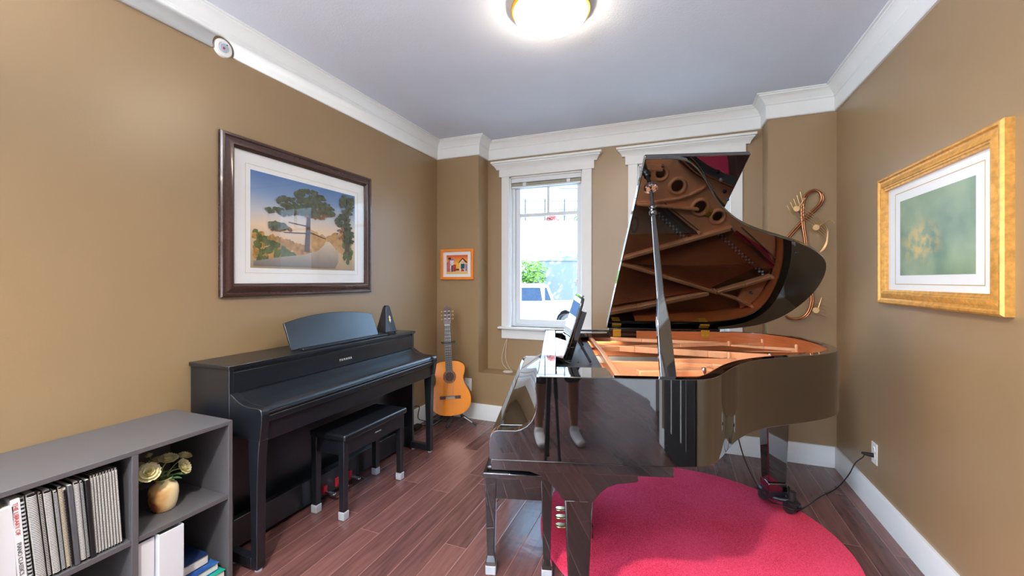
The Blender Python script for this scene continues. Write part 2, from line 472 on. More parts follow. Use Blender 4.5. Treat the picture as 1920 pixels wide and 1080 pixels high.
def basis(o, x, y, z):
    """matrix with the given axes and origin"""
    x, y, z = Vector(x), Vector(y), Vector(z)
    return Matrix(((x.x, y.x, z.x, o[0]), (x.y, y.y, z.y, o[1]), (x.z, y.z, z.z, o[2]), (0, 0, 0, 1)))

def catmull(pts, per=8):
    out = []; n = len(pts)
    P = [Vector(p) for p in pts]
    for i in range(n - 1):
        p0 = P[i - 1] if i > 0 else P[i] * 2 - P[i + 1]
        p1, p2 = P[i], P[i + 1]
        p3 = P[i + 2] if i + 2 < n else P[i + 1] * 2 - P[i]
        for k in range(per):
            t = k / per
            out.append(0.5 * ((2 * p1) + (p2 - p0) * t + (2 * p0 - 5 * p1 + 4 * p2 - p3) * t * t + (3 * p1 - p0 - 3 * p2 + p3) * t ** 3))
    out.append(P[-1])
    return out

def offset_path(path, d):
    """xy path shifted d to its left"""
    P = [Vector((p[0], p[1])) for p in path]; out = []
    for i in range(len(P)):
        a = P[max(0, i - 1)]; b = P[min(len(P) - 1, i + 1)]
        t = (b - a).normalized(); out.append(P[i] + Vector((-t.y, t.x)) * d)
    return out

# ================================================================== ROOM
XL, XR, YB, YR, ZC = -2.25, 1.053, 3.623, 3.835, 2.72
PLX, PRX, LEDGE = -1.788, 0.629, 0.449
HX0, HX1, HY0 = -4.6, 4.2, -5.2           # the open hall behind the camera

struct('floor', MB().box(HX0 - .1, HX1 + .1, HY0 - .1, 3.96, -0.08, 0), M['floor'])
struct('ceiling', MB().box(HX0 - .1, HX1 + .1, HY0 - .1, 3.96, ZC, ZC + .1), M['ceiling'])
struct('wall_left', MB().box(XL - .1, XL, 0.20, 3.96, 0, ZC), M['wall'])
struct('wall_right', MB().box(XR, XR + .1, -0.12, 3.96, 0, ZC), M['wall'])

# back wall: two piers, a sunk panel with two window openings above a ledge
WX = [(-1.547, -0.821), (-0.329, 0.397)]; WZ0, WZ1 = 0.88, 2.356
bw = MB()
bw.box(XL, PLX, YB, 3.96, 0, ZC).box(PRX, XR, YB, 3.96, 0, ZC).box(PLX, PRX, YB, 3.96, 0, LEDGE)
bw.box(PLX, WX[0][0], YR, 3.96, LEDGE, ZC).box(WX[0][1], WX[1][0], YR, 3.96, LEDGE, ZC).box(WX[1][1], PRX, YR, 3.96, LEDGE, ZC)
for a, b_ in WX:
    bw.box(a, b_, YR, 3.96, LEDGE, WZ0).box(a, b_, YR, 3.96, WZ1, ZC)
struct('wall_back', bw, M['wall'])

# crown: frieze board, cove and lip, carried round every return
CROWN = [(0, 2.543), (.013, 2.543), (.018, 2.549), (.018, 2.640), (.026, 2.648), (.026, 2.656), (.032, 2.664), (.042, 2.682), (.056, 2.697), (.070, 2.704), (.070, 2.711), (.084, 2.711), (.084, 2.7195), (0, 2.7195)]
cm = MB().sweep(CROWN, [(XR, -0.12), (XR, YB), (PRX, YB), (PRX, YR), (PLX, YR), (PLX, YB), (XL, YB), (XL, 0.20)])
crown = struct('trim_1', cm, M['trim'], weld=True, smooth=25)
# half-round cut-out where the smoke alarm sits in the frieze
cut = bpy.data.objects.new('cutter', mesh_from('cutter', MB().cyl((XL - .02, 1.492, 2.566), (XL + .0215, 1.492, 2.566), 0.060, n=32), M['trim'])); COL.objects.link(cut)
bo = crown.modifiers.new('notch', 'BOOLEAN'); bo.operation = 'DIFFERENCE'; bo.object = cut; bo.solver = 'EXACT'
dg = bpy.context.evaluated_depsgraph_get()
me = bpy.data.meshes.new_from_object(crown.evaluated_get(dg))
crown.modifiers.clear(); crown.data = me; bpy.data.objects.remove(cut)

BASE = [(0, 0), (.015, 0), (.015, .140), (.011, .149), (0, .150)]
struct('baseboard_left', MB().sweep(BASE, [(XL, YB), (XL, 0.20)]), M['trim'])
struct('baseboard_back', MB().sweep(BASE, [(XR - .015, YB), (XL + .015, YB)]), M['trim'])
struct('baseboard_right', MB().sweep(BASE, [(XR, -0.12), (XR, YB)]), M['trim'])

M['winglass'] = glass_mat('window_glass', 0.35, (0.97, 0.985, 1.0))
def window(idx, x0, x1):
    w = MB()   # casing boards
    w.box(x0 - .081, x0, YR - .021, YR, WZ0, WZ1 + .003).box(x1, x1 + .088, YR - .021, YR, WZ0, WZ1 + .003)
    w.box(x0 - .105, x1 + .112, YR - .026, YR, WZ1 + .003, 2.440)
    cas = struct('window_%d' % idx, w, M['trim'], bv=.002)
    cas.data.materials.clear(); cas.data.materials.append(M['trim'])
    def sub(n, mb, m, bv=0.0, **k):
        return part(cas, n, mb, m, local=True, bv=bv, **k)
    # header cap moulding
    capprof = [(0, 2.432), (.028, 2.432), (.030, 2.440), (.036, 2.452), (.048, 2.468), (.060, 2.478), (.060, 2.486), (.072, 2.490), (.072, 2.508), (0, 2.508)]
    sub('header_cap', MB().sweep(capprof, [(x1 + .112, YR), (x1 + .112, YR - .001), (x0 - .105, YR - .001), (x0 - .105, YR)]), M['trim'])
    sub('window_sill', MB().box(x0 - .110, x1 + .117, YR - .060, YR + .06, WZ0 - .022, WZ0), M['trim'], bv=.006)
    sub('apron', MB().box(x0 - .081, x1 + .088, YR - .020, YR, .764, WZ0 - .022), M['trim'], bv=.002)
    j = MB()   # jamb liner
    j.box(x0, x0 + .012, YR, 3.95, WZ0, WZ1).box(x1 - .012, x1, YR, 3.95, WZ0, WZ1).box(x0, x1, YR, 3.95, WZ1 - .012, WZ1)
    sub('jamb', j, M['trim'])
    fr = MB()  # vinyl frame with stepped sash
    a, b_, z0, z1 = x0 + .012, x1 - .012, WZ0, WZ1 - .012
    def ring(mb, a, b_, z0, z1, wl, wr, wb, wt, y0, y1):
        mb.box(a, a + wl, y0, y1, z0, z1).box(b_ - wr, b_, y0, y1, z0, z1).box(a + wl, b_ - wr, y0, y1, z0, z0 + wb).box(a + wl, b_ - wr, y0, y1, z1 - wt, z1)
    ring(fr, a, b_, z0, z1, .030, .022, .030, .055, 3.880, 3.945)
    sub('frame', fr, M['vinyl'], bv=.003)
    sa = MB(); ring(sa, a + .030, b_ - .022, z0 + .030, z1 - .055, .046, .028, .042, .044, 3.892, 3.935)
    sub('sash', sa, M['vinyl'], bv=.004)
    gx0, gx1, gz0, gz1 = a + .076, b_ - .050, z0 + .072, z1 - .099
    mu = MB().box(gx0, gx1, 3.900, 3.928, 1.966, 1.998).box((gx0 + gx1) / 2 - .012, (gx0 + gx1) / 2 + .012, 3.902, 3.926, 1.998, gz1)
    sub('muntin', mu, M['vinyl'], bv=.002)
    sub('pane', MB().box(gx0, gx1, 3.912, 3.916, gz0, gz1), M['winglass'])
    if idx == 1:
        lt = MB().box(gx1 - .015, gx1 + .004, 3.880, 3.892, 1.285, 1.345).cyl((gx1 - .006, 3.878, 1.33), (gx1 - .03, 3.868, 1.318), .005)
        sub('latch', lt, M['vinyl'])
    return cas
window(1, *WX[0]); window(2, *WX[1])

# raised blind bunched at the top of the first window
bl = thing('window_blind', 'raised slatted blind bunched under the head of the window beside the guitar corner', 'blind', (-1.184, 3.868, 2.26))
part(bl, 'headrail', MB().box(-1.533, -.836, 3.842, 3.879, 2.298, 2.342), M['vinyl'], local=False, bv=.002)
part(bl, 'slat', MB().box(-1.530, -.839, 3.842, 3.878, 2.262, 2.292), M['blindslat'], local=False, bv=.002)
for x in (-1.395, -.955):
    part(bl, 'bracket', MB().box(x - .018, x + .018, 3.838, 3.8425, 2.262, 2.294), M['vinyl'], local=False, bv=.001)
part(bl, 'bottom_rail', MB().box(-1.530, -.839, 3.843, 3.877, 2.248, 2.262), M['vinyl'], local=False, bv=.002)

# loose blind cord hanging below the sill and coiled on the ledge
def cord_pts(*uv):
    return [at_y(u, v, 3.80) for u, v in uv]
cd = MB()
cd.tube(catmull([(*at_y(950, 636, 3.80),), (*at_y(944, 655, 3.80),), (*at_y(941, 672, 3.80),), (*at_y(944, 684, 3.80),), (*at_y(951, 692, 3.78),)], 6), .0022, 6)
cd.tube(catmull([(*at_y(951, 636, 3.80),), (*at_y(948, 660, 3.80),), (*at_y(949, 676, 3.80),), (*at_y(955, 690, 3.79),), (*at_y(962, 697, 3.77),)], 6), .0022, 6)
cc = at_y(952, 698, 3.74)
for k in range(3):
    cd.tube([(cc.x + (.050 - .006 * k) * math.cos(a), cc.y + (.032 - .004 * k) * math.sin(a), LEDGE + .003 + .004 * k) for a in [2 * PI * i / 20 for i in range(20)]], .0022, 6, closed=True)
solo('blind_cord', 'cream blind cord hanging from the sill and coiled on the wall ledge', 'cord', cd, M['cord_white'], loc=(cc.x, cc.y, LEDGE))

# ================================================================== HALL BEHIND THE CAMERA
hl = MB()
hl.box(HX0 - .1, HX0, HY0, -4.3, 0, ZC).box(HX0 - .1, HX0, -0.7, 0.3, 0, ZC).box(HX0 - .1, HX0, -4.3, -0.7, 2.35, ZC).box(HX0 - .1, HX0, -4.3, -0.7, 0, .12)
struct('wall_hall_left', hl, M['hallwall'])
struct('wall_hall_front', MB().box(HX0, XL - .1, 0.20, 0.30, 0, ZC), M['hallwall'])
struct('wall_hall_right', MB().box(HX1, HX1 + .1, HY0, 3.96, 0, ZC), M['hallwall'])
struct('wall_hall_side', MB().box(XR + .1, HX1, 1.2, 1.3, 0, ZC), M['hallwall'])
# rear wall with a wide glazed opening, added to bring in fill light
gx0, gx1, gz1 = -3.2, 0.4, 2.35
struct('wall_rear', MB().box(HX0, gx0, HY0 - .1, HY0, 0, ZC).box(gx1, HX1, HY0 - .1, HY0, 0, ZC).box(gx0, gx1, HY0 - .1, HY0, gz1, ZC), M['hallwall'])
d = MB()
for i in range(4):
    xa = gx0 + (gx1 - gx0) * i / 4; xb = gx0 + (gx1 - gx0) * (i + 1) / 4
    d.box(xa, xa + .06, HY0 - .08, HY0 - .02, 0, gz1).box(xb - .06, xb, HY0 - .08, HY0 - .02, 0, gz1).box(xa + .06, xb - .06, HY0 - .08, HY0 - .02, 0, .09).box(xa + .06, xb - .06, HY0 - .08, HY0 - .02, gz1 - .08, gz1)
dr = struct('added_glass_doors', d, M['vinyl'])
for i in range(4):
    xa = gx0 + (gx1 - gx0) * i / 4; xb = gx0 + (gx1 - gx0) * (i + 1) / 4
    part(dr, 'pane', MB().box(xa + .06, xb - .06, HY0 - .052, HY0 - .048, .09, gz1 - .08), M['winglass'])
hw_ = MB()  # hall window added so cool side light fills the right wall and rug
for i in range(3):
    ya = -4.3 + 1.2 * i
    hw_.box(HX0 - .08, HX0 - .02, ya, ya + .06, .12, 2.35).box(HX0 - .08, HX0 - .02, ya + 1.14, ya + 1.2, .12, 2.35).box(HX0 - .08, HX0 - .02, ya + .06, ya + 1.14, .12, .20).box(HX0 - .08, HX0 - .02, ya + .06, ya + 1.14, 2.27, 2.35)
w3 = struct('window_3', hw_, M['vinyl'])
for i in range(3):
    ya = -4.3 + 1.2 * i
    part(w3, 'pane', MB().box(HX0 - .052, HX0 - .048, ya + .06, ya + 1.14, .20, 2.27), M['winglass'])
# casing at the end of the right wall and the dark glazed door folded against it
struct('trim_2', MB().box(XR - .015, XR + .115, -0.20, -0.12, 0, 2.30), M['trim'], bv=.003)
dd = thing('french_door', 'dark french door with pale glazing bars folded back against the right wall', 'door', (XR - .03, .35, .0))
part(dd, 'leaf', MB().box(XR - .045, XR - .018, -0.02, .74, .012, 2.10), M['doorwood'], local=False, bv=.003)
for y in (.16, .36, .56):
    part(dd, 'glazing_bar', MB().box(XR - .050, XR - .044, y - .011, y + .011, .20, 2.05), M['trim'], local=False)
# staircase: white stringer wall, treads and black balusters
st = MB()
steps = 8
poly = [(-1.0, 0), (-1.0, .25)]
for i in range(steps):
    poly += [(-1.0 - .26 * i, .25 + .18 * i), (-1.0 - .26 * (i + 1), .25 + .18 * i)]
poly += [(-1.0 - .26 * steps, 0)]
struct('wall_stair', MB().prism(poly, 1.50, 1.62, axis='x').box(1.44, 1.68, -1.22, -.98, 0, 1.1), M['trim'])
rl = thing('stair_railing', 'black iron stair railing on the white stair wall behind the camera', 'railing', (1.56, -1.2, .3))
for i in range(12):
    y = -1.28 - .15 * i; zt = .25 + .18 * ((-y - 1.0) / .26)
    part(rl, 'baluster', MB().box(1.553, 1.567, y - .007, y + .007, zt - .12, zt + .85), M['darkrail'], local=False)
part(rl, 'handrail', MB().tube([(1.56, -1.2, 1.10), (1.56, -3.0, 2.34)], .028, 10), M['doorwood'], local=False)

# ================================================================== CEILING LAMPS
M['lampglass'] = emit_mat('lit_opal_glass', (1.0, 0.86, 0.68), 42.0)
def dome(name, label, x, y, group=None):
    t = thing(name, label, 'ceiling light', (x, y, ZC), group=group)
    part(t, 'ceiling_plate', MB().lathe([(.150, 0), (.190, -.001), (.199, -.012), (.199, -.028), (.190, -.033)], n=48), M['gold'], smooth=50)
    pr = [(.188, -.030), (.184, -.044), (.170, -.062), (.146, -.078), (.114, -.090), (.075, -.098), (.035, -.102), (.001, -.103)]
    part(t, 'glass_dome', MB().lathe(pr, n=48), M['lampglass'], smooth=60)
    return t
lc = Vector((-.599, 2.035, 0))
dome('ceiling_lamp', 'lit opal glass dome ceiling lamp with brass rim over the room', lc.x, lc.y)
dome('ceiling_lamp', 'added opal dome fill lamp on the unseen hall ceiling behind the tripod', -1.2, -2.4, )  # second dome added behind the camera for fill

# smoke alarm in the crown
sm = thing('smoke_detector', 'round white smoke alarm set into the crown moulding above the tree picture', 'smoke alarm', T=basis((XL, 1.492, 2.566), (0, 1, 0), (0, 0, 1), (1, 0, 0)))
part(sm, 'housing', MB().lathe([(.047, 0), (.047, .012), (.043, .017), (.030, .019), (.028, .016), (.001, .016)], n=32), M['whitepart'], smooth=40)
part(sm, 'grille', MB().lathe([(.024, .016), (.022, .021), (.001, .022)], n=24), mat('alarm_grey', (176, 190, 206), .5), smooth=40)
part(sm, 'indicator', MB().ball((.016, .022, .0165), .004), mat('alarm_dark', (60, 50, 60), .4))
part(sm, 'test_button', MB().cyl((-.004, -.004, .020), (-.004, -.004, .0245), .006), mat('alarm_red', (170, 60, 56), .5))

# ================================================================== PICTURES
M['picglass'] = glass_mat('picture_glass', 0.22, rough=0.16)
def framed(name, label, T, w, h, prof, fm, mat_w, aw, ah, ax=0.0, az=0.0, glass=True, inner_line=None, art=None, glass_m=None):
    """picture hung in its own plane: local x across, y up, z out of the wall; prof=(inset, height) of the moulding"""
    t = thing(name, label, 'picture', T=T)
    fr = MB()
    k = len(prof)
    cs = [(-w / 2, -h / 2), (w / 2, -h / 2), (w / 2, h / 2), (-w / 2, h / 2)]
    sg = [(1, 1), (-1, 1), (-1, -1), (1, -1)]
    vs = []
    for (cx, cy), (sx, sy) in zip(cs, sg):
        for o, z in prof: vs.append((cx + sx * o, cy + sy * o, z))
    fs = []
    for i in range(4):
        j = (i + 1) % 4
        for q in range(k - 1):
            fs.append((i * k + q, j * k + q, j * k + q + 1, i * k + q + 1))
        fs.append((i * k + k - 1, j * k + k - 1, j * k, i * k))
    fr.add(vs, fs)
    part(t, 'frame', fr, fm, smooth=30)
    ins = prof[-1][0]
    zb = .010
    part(t, 'mat_board', MB().box(-w / 2 + ins * .6, w / 2 - ins * .6, -h / 2 + ins * .6, h / 2 - ins * .6, .004, zb), M['mat_board'])
    if inner_line:
        lw, lh, tw = inner_line
        ln = MB()
        ln.box(ax - lw / 2, ax + lw / 2, az - lh / 2 - tw, az - lh / 2, zb, zb + .0008).box(ax - lw / 2, ax + lw / 2, az + lh / 2, az + lh / 2 + tw, zb, zb + .0008)
        ln.box(ax - lw / 2 - tw, ax - lw / 2, az - lh / 2 - tw, az + lh / 2 + tw, zb, zb + .0008).box(ax + lw / 2, ax + lw / 2 + tw, az - lh / 2 - tw, az + lh / 2 + tw, zb, zb + .0008)
        part(t, 'mat_bevel', ln, M['cream_line'])
    art(t, ax, az, aw, ah, zb + .001)
    if glass:
        part(t, 'glass', MB().box(-w / 2 + ins * .8, w / 2 - ins * .8, -h / 2 + ins * .8, h / 2 - ins * .8, zb + .006, zb + .008), glass_m or M['picglass'])
    return t

def blob(mb, cx, cy, rx, ry, z, n=14, jag=.25, rnd=random):
    vs = [(cx + rx * math.cos(2 * PI * i / n) * (1 - jag * rnd.random()), cy + ry * math.sin(2 * PI * i / n) * (1 - jag * rnd.random()), z) for i in range(n)]
    mb.add(vs, [tuple(range(n))])

# --- tree and road photograph on the left wall
def tree_art(t, ax, az, aw, ah, z):
    lo = az - ah / 2
    sky = ramp_mat('print_sky', [(0.0, (170, 150, 120)), (.25, (206, 178, 138)), (.45, (232, 206, 176)), (.62, (196, 200, 206)), (.8, (128, 154, 192)), (1.0, (84, 122, 176))], 'Y', lo, lo + ah, .12, 3.0)
    pr = part(t, 'print', MB().box(ax - aw / 2, ax + aw / 2, lo, lo + ah, z - .001, z), sky)
    def q(s, r): return (ax - aw / 2 + s * aw, lo + r * ah)
    rd = random.Random(3)
    mats = {'dist': mat('print_mist_trees', (186, 150, 104), .7, var=.25, scale=24), 'gold': mat('print_gold_scrub', (176, 132, 66), .7, var=.4, scale=30), 'green': mat('print_green_scrub', (92, 104, 56), .7, var=.45, scale=34),
            'road': ramp_mat('print_road', [(0, (112, 106, 104)), (.5, (182, 168, 152)), (1, (232, 214, 186))], 'Y', lo, lo + ah * .42, .12, 20), 'pine': mat('print_pine', (82, 88, 68), .7, var=.5, scale=40), 'pinew': mat('print_warm_pine', (136, 98, 76), .7, var=.5, scale=40),
            'trunk': mat('print_trunk', (92, 66, 54), .7, var=.3, scale=30)}
    def add(nm, mb, key): part(pr, nm, mb, mats[key], weld=False)
    mb = MB()
    for i in range(30):
        s, r = rd.uniform(.50, .93), rd.uniform(.24, .42)
        x, y = q(s, r); blob(mb, x, y, .035 + .02 * s, .03 + .02 * s, z + .0004 + 1e-5 * i, 12, .3, rd)
    add('distant_trees', mb, 'dist')
    mb = MB()
    for i in range(110):
        s = rd.uniform(.03, .5); x, y = q(s, rd.uniform(.10, .12 + .26 * (1 - s))); blob(mb, x, y, .024, .026, z + .0010 + 1e-5 * i, 10, .35, rd)
    add('golden_scrub', mb, 'gold')
    mb = MB()
    for i in range(80):
        s = rd.uniform(.03, .36); x, y = q(s, rd.uniform(.08, .10 + .32 * (.42 - s) / .42)); blob(mb, x, y, .024, .022, z + .0016 + 1e-5 * i, 9, .4, rd)
    add('green_scrub', mb, 'green')
    mb2 = MB()
    for i in range(20):
        s = rd.uniform(.86, .97); x, y = q(s, rd.uniform(.10, .40)); blob(mb2, x, y, .022, .03, z + .0016 + 1e-5 * i, 9, .4, rd)
    add('green_shrubs', mb2, 'green')
    rp = [(.02, .02), (.02, .07), (.25, .13), (.45, .17), (.58, .23), (.64, .30), (.66, .35), (.70, .35), (.76, .28), (.80, .20), (.80, .10), (.76, .02)]
    mb = MB().add([(*q(*p), z + .0024) for p in rp], [tuple(range(len(rp)))])
    add('road', mb, 'road')
    mb = MB()
    for a, b_, w0, w1 in (((.47, .20), (.49, .66), .022, .013), ((.49, .60), (.36, .70), .008, .005), ((.49, .64), (.62, .72), .008, .004), ((.48, .42), (.26, .40), .004, .003), ((.48, .44), (.66, .38), .004, .003), ((.49, .5), (.3, .52), .004, .003), ((.90, .24), (.91, .9), .022, .010)):
        p0, p1 = q(*a), q(*b_); dx, dy = p1[0] - p0[0], p1[1] - p0[1]; ln = math.hypot(dx, dy); nx, ny = -dy / ln, dx / ln
        mb.add([(p0[0] + nx * w0, p0[1] + ny * w0, z + .0028), (p0[0] - nx * w0, p0[1] - ny * w0, z + .0028), (p1[0] - nx * w1, p1[1] - ny * w1, z + .0028), (p1[0] + nx * w1, p1[1] + ny * w1, z + .0028)], [(0, 1, 2, 3)])
    add('tree_trunk', mb, 'trunk')
    mb = MB()
    for (cs, cr, rs, rr, n) in ((.50, .85, .15, .08, 90), (.36, .74, .15, .07, 80), (.60, .75, .14, .07, 80), (.22, .62, .10, .035, 34), (.21, .46, .08, .04, 30), (.70, .70, .06, .03, 20), (.45, .66, .16, .03, 40), (.91, .86, .09, .13, 80), (.85, .64, .08, .09, 60), (.92, .46, .06, .12, 50)):
        for i in range(n):
            a = rd.uniform(0, 2 * PI); k = math.sqrt(rd.random())
            s, r = cs + rs * k * math.cos(a), cr + rr * k * math.sin(a)
            if s > .972 or r > .965 or s < .02: continue
            x, y = q(s, r); blob(mb, x, y, .019, .013, z + .0034 + 1e-6 * len(mb.v), 9, .45, rd)
    add('pine_foliage', mb, 'pine')
    mb = MB()
    for (cs, cr, rs, rr, n) in ((.46, .66, .18, .05, 60), (.86, .50, .08, .10, 50), (.24, .44, .08, .03, 24), (.60, .70, .10, .05, 30)):
        for i in range(n):
            s, r = cs + rs * rd.uniform(-1, 1), cr + rr * rd.uniform(-1, 1)
            x, y = q(min(s, .96), min(r, .95)); blob(mb, x, y, .014, .010, z + .0036 + 1e-6 * len(mb.v), 9, .45, rd)
    add('warm_foliage', mb, 'pinew')

TL = basis((XL, 2.052, 1.688), (0, 1, 0), (0, 0, 1), (1, 0, 0))
WAL = [(0, 0), (0, .018), (.006, .026), (.016, .027), (.022, .021), (.034, .026), (.052, .034), (.060, .034), (.064, .028), (.070, .024), (.074, .018), (.074, .004)]
M['leftglass'] = glass_mat('left_picture_glass', 0.42)
framed('framed_picture', 'large walnut framed picture of a pine tree beside a winding road', TL, 1.158, .886, WAL, M['walnutframe'], 0, .817, .555, 0.0, -.003, True, (.875, .612, .0015), tree_art, M['leftglass'])

# --- gilt framed green painting on the right wall
def green_art(t, ax, az, aw, ah, z):
    m, nt, b = new_mat('green_painting'); b.inputs['Roughness'].default_value = .6
    tc = N(nt, 'ShaderNodeTexCoord')
    def noise(sc, seed, det=5):
        mp = N(nt, 'ShaderNodeMapping'); mp.inputs['Location'].default_value = (seed, seed * .7, 0); L(nt, tc.outputs['Object'], mp.inputs[0])
        n = N(nt, 'ShaderNodeTexNoise'); n.inputs['Scale'].default_value = sc; n.inputs['Detail'].default_value = det; L(nt, mp.outputs[0], n.inputs['Vector']); return n.outputs['Fac']
    cr = N(nt, 'ShaderNodeValToRGB'); e = cr.color_ramp.elements
    e[0].position = .25; e[0].color = (*lin((92, 124, 104)), 1); e[1].position = .75; e[1].color = (*lin((172, 190, 152)), 1)
    L(nt, noise(4, 1.3), cr.inputs[0])
    # warm patch left of centre
    gr = N(nt, 'ShaderNodeVectorMath', operation='DISTANCE'); gr.inputs[1].default_value = (-.07, -.05, z)
    sc = N(nt, 'ShaderNodeMapping'); sc.inputs['Scale'].default_value = (.8, 1.25, 1); L(nt, tc.outputs['Object'], sc.inputs[0]); L(nt, sc.outputs[0], gr.inputs[0])
    mr = N(nt, 'ShaderNodeMapRange'); mr.inputs['From Min'].default_value = .16; mr.inputs['From Max'].default_value = .02; L(nt, gr.outputs['Value'], mr.inputs['Value'])
    mu = N(nt, 'ShaderNodeMath', operation='MULTIPLY'); L(nt, mr.outputs[0], mu.inputs[0])
    r2 = N(nt, 'ShaderNodeMapRange'); r2.inputs['From Min'].default_value = .42; r2.inputs['From Max'].default_value = .62; L(nt, noise(22, 4.1), r2.inputs['Value']); L(nt, r2.outputs[0], mu.inputs[1])
    mx = N(nt, 'ShaderNodeMix', data_type='RGBA'); L(nt, mu.outputs[0], mx.inputs['Factor']); L(nt, cr.outputs[0], mx.inputs['A']); mx.inputs['B'].default_value = (*lin((222, 190, 116)), 1)
    L(nt, mx.outputs['Result'], b.inputs['Base Color'])
    pr = part(t, 'print', MB().box(ax - aw / 2, ax + aw / 2, az - ah / 2, az + ah / 2, z - .001, z), m)
    return pr
GIL = [(0, 0), (0, .026), (.008, .034), (.016, .034), (.022, .026), (.030, .024), (.046, .032), (.054, .034), (.058, .030), (.064, .030), (.068, .026), (.076, .024), (.076, .004)]
TR = basis((XR, 2.405, 1.549), (0, -1, 0), (0, 0, 1), (-1, 0, 0))
framed('framed_picture', 'large gilt framed green and gold painting on the right wall', TR, .955, .676, GIL, M['goldframe'], 0, .575, .372, .012, -.003, True, (.672, .455, .004), green_art)

# --- small orange framed village picture
def village_art(t, ax, az, aw, ah, z):
    lo = az - ah / 2
    pr = part(t, 'print', MB().box(ax - aw / 2, ax + aw / 2, lo, lo + ah, z - .001, z), ramp_mat('print_sunset', [(0, (226, 196, 120)), (.22, (236, 190, 96)), (.5, (250, 190, 60)), (.8, (240, 140, 44)), (1, (214, 70, 56))], 'Y', lo, lo + ah, .12, 20))
    def q(s, r): return (ax - aw / 2 + s * aw, lo + r * ah)
    cols = dict(roof=(110, 40, 24), wall=(236, 214, 200), pink=(206, 110, 110), teal=(30, 90, 96), yellow=(226, 214, 80), violet=(150, 120, 190), dark=(66, 48, 40), red=(186, 50, 44), pale=(224, 220, 228))
    shapes = [('house_wall', [(.62, .12), (.62, .62), (.76, .80), (.90, .62), (.90, .12)], 'wall'), ('house_roof', [(.56, .60), (.76, .86), (.98, .64), (.98, .58), (.90, .60), (.76, .78), (.60, .58)], 'roof'), ('house_window', [(.68, .28), (.68, .54), (.86, .54), (.86, .28)], 'teal'), ('gable', [(.68, .58), (.76, .70), (.84, .58)], 'yellow'), ('door', [(.70, .14), (.70, .30), (.84, .22), (.84, .14)], 'red'),
              ('cottage_wall', [(.02, .12), (.02, .60), (.12, .72), (.22, .74), (.22, .12)], 'pink'), ('tower_wall', [(.18, .14), (.18, .74), (.36, .74), (.36, .14)], 'pale'), ('tower_roof', [(.14, .72), (.28, .84), (.42, .72)], 'violet'), ('chimney', [(.09, .76), (.09, .88), (.22, .88), (.22, .76)], 'dark'), ('cottage_door', [(.24, .12), (.24, .46), (.31, .46), (.31, .12)], 'dark'), ('shed', [(.32, .14), (.32, .50), (.46, .50), (.46, .14)], 'red'), ('hedge', [(.46, .18), (.46, .28), (.60, .28), (.60, .18)], 'roof'), ('annex', [(.90, .16), (.90, .52), (.98, .52), (.98, .16)], 'violet')]
    for i, (nm, p, c) in enumerate(shapes):
        part(pr, nm, MB().add([(*q(*a), z + .0003 * (i + 1)) for a in p], [tuple(range(len(p)))]), mat('print_' + nm, cols[c], .7, var=.25, scale=60))
TO = basis((-2.016, YB, 1.494), (1, 0, 0), (0, 0, 1), (0, -1, 0))
framed('framed_picture', 'small orange framed picture of crooked houses above the guitar', TO, .362, .300, [(0, 0), (0, .020), (.004, .024), (.022, .024), (.026, .020), (.026, .004)], M['orange'], 0, .236, .186, 0, -.002, True, None, village_art)

# ================================================================== OUTLETS, CORDS
def outlet(label, T, plug=True):
    t = thing('wall_outlet', label, 'outlet', T=T)
    part(t, 'cover_plate', MB().box(-.037, .037, -.060, .060, 0, .006), M['whitepart'], bv=.003)
    for s in (-.021, .021):
        f = part(t, 'socket', MB().lathe([(.017, .006), (.017, .0085), (.001, .0085)], c=(0, s, 0), n=20), M['whitepart'])
        part(f, 'slot', MB().box(-.0075, -.0055, s - .002, s + .007, .008, .0088).box(.0055, .0075, s - .002, s + .007, .008, .0088), M['rubber'])
    return t
OUTR = basis((XR, 2.998, .343), (0, -1, 0), (0, 0, 1), (-1, 0, 0))
OUTL = basis((-1.896, YB, .325), (1, 0, 0), (0, 0, 1), (0, -1, 0))
outlet('white wall outlet on the right wall with the piano cord plugged in', OUTR)
outlet('white wall outlet half behind the guitar body', OUTL)

def stand_z(x, y):
    """height of what a foot at (x, y) stands on: the rug or the boards"""
    return .0186 if math.hypot(x - .028, y - 2.405) < .77 else 0.0005
# ================================================================== GRAND PIANO
PA = math.radians(15.8)
GO = Vector((-0.447, 1.448, 0.0))
GP = thing('grand_piano', 'polished black grand piano with raised lid standing on the red rug', 'piano', GO, PA)
ZB, ZR = 0.680, 0.988
ctrl = [(.487, 0.0), (.56, .012), (.605, .046), (.650, .100), (.709, .186), (.771, .270), (.84, .344), (.912, .404), (1.011, .462), (1.133, .515), (1.272, .580), (1.398, .668), (1.470, .765), (1.516, .900), (1.535, 1.05), (1.522, 1.21), (1.476, 1.345), (1.385, 1.440), (1.255, 1.490), (1.10, 1.510)]
curve = [(p.x, p.y) for p in catmull([(c[0], c[1], 0) for c in ctrl], 7)]
outer = [(0.0, 0.0), (.12, 0), (.24, 0), (.36, 0)] + curve + [(.9, 1.51), (.6, 1.51), (.3, 1.51), (.0, 1.51)]
inner = [(p.x, p.y) for p in offset_path(outer, .046)]
inner[0] = (0.0, .046); inner[-1] = (0.0, 1.464)
armp = [(0.0, ZB), (0.0, ZR), (-.034, ZR), (-.036, .945), (-.032, .905), (-.031, .880), (-.036, .852), (-.048, .826), (-.066, .806), (-.088, .793), (-.105, .788), (-.172, .787), (-.187, .783), (-.197, .773), (-.202, .757), (-.205, .735), (-.205, ZB)]
cs = MB()
cs.wall(outer, inner, ZB, ZR, caps=False)
for y0, y1 in ((0, .046), (1.464, 1.51)):
    cs.prism(armp, y0, y1, axis='y', skip=(0,))
part(GP, 'case', cs, M['black'], bv=.0028, seg=3, smooth=30)
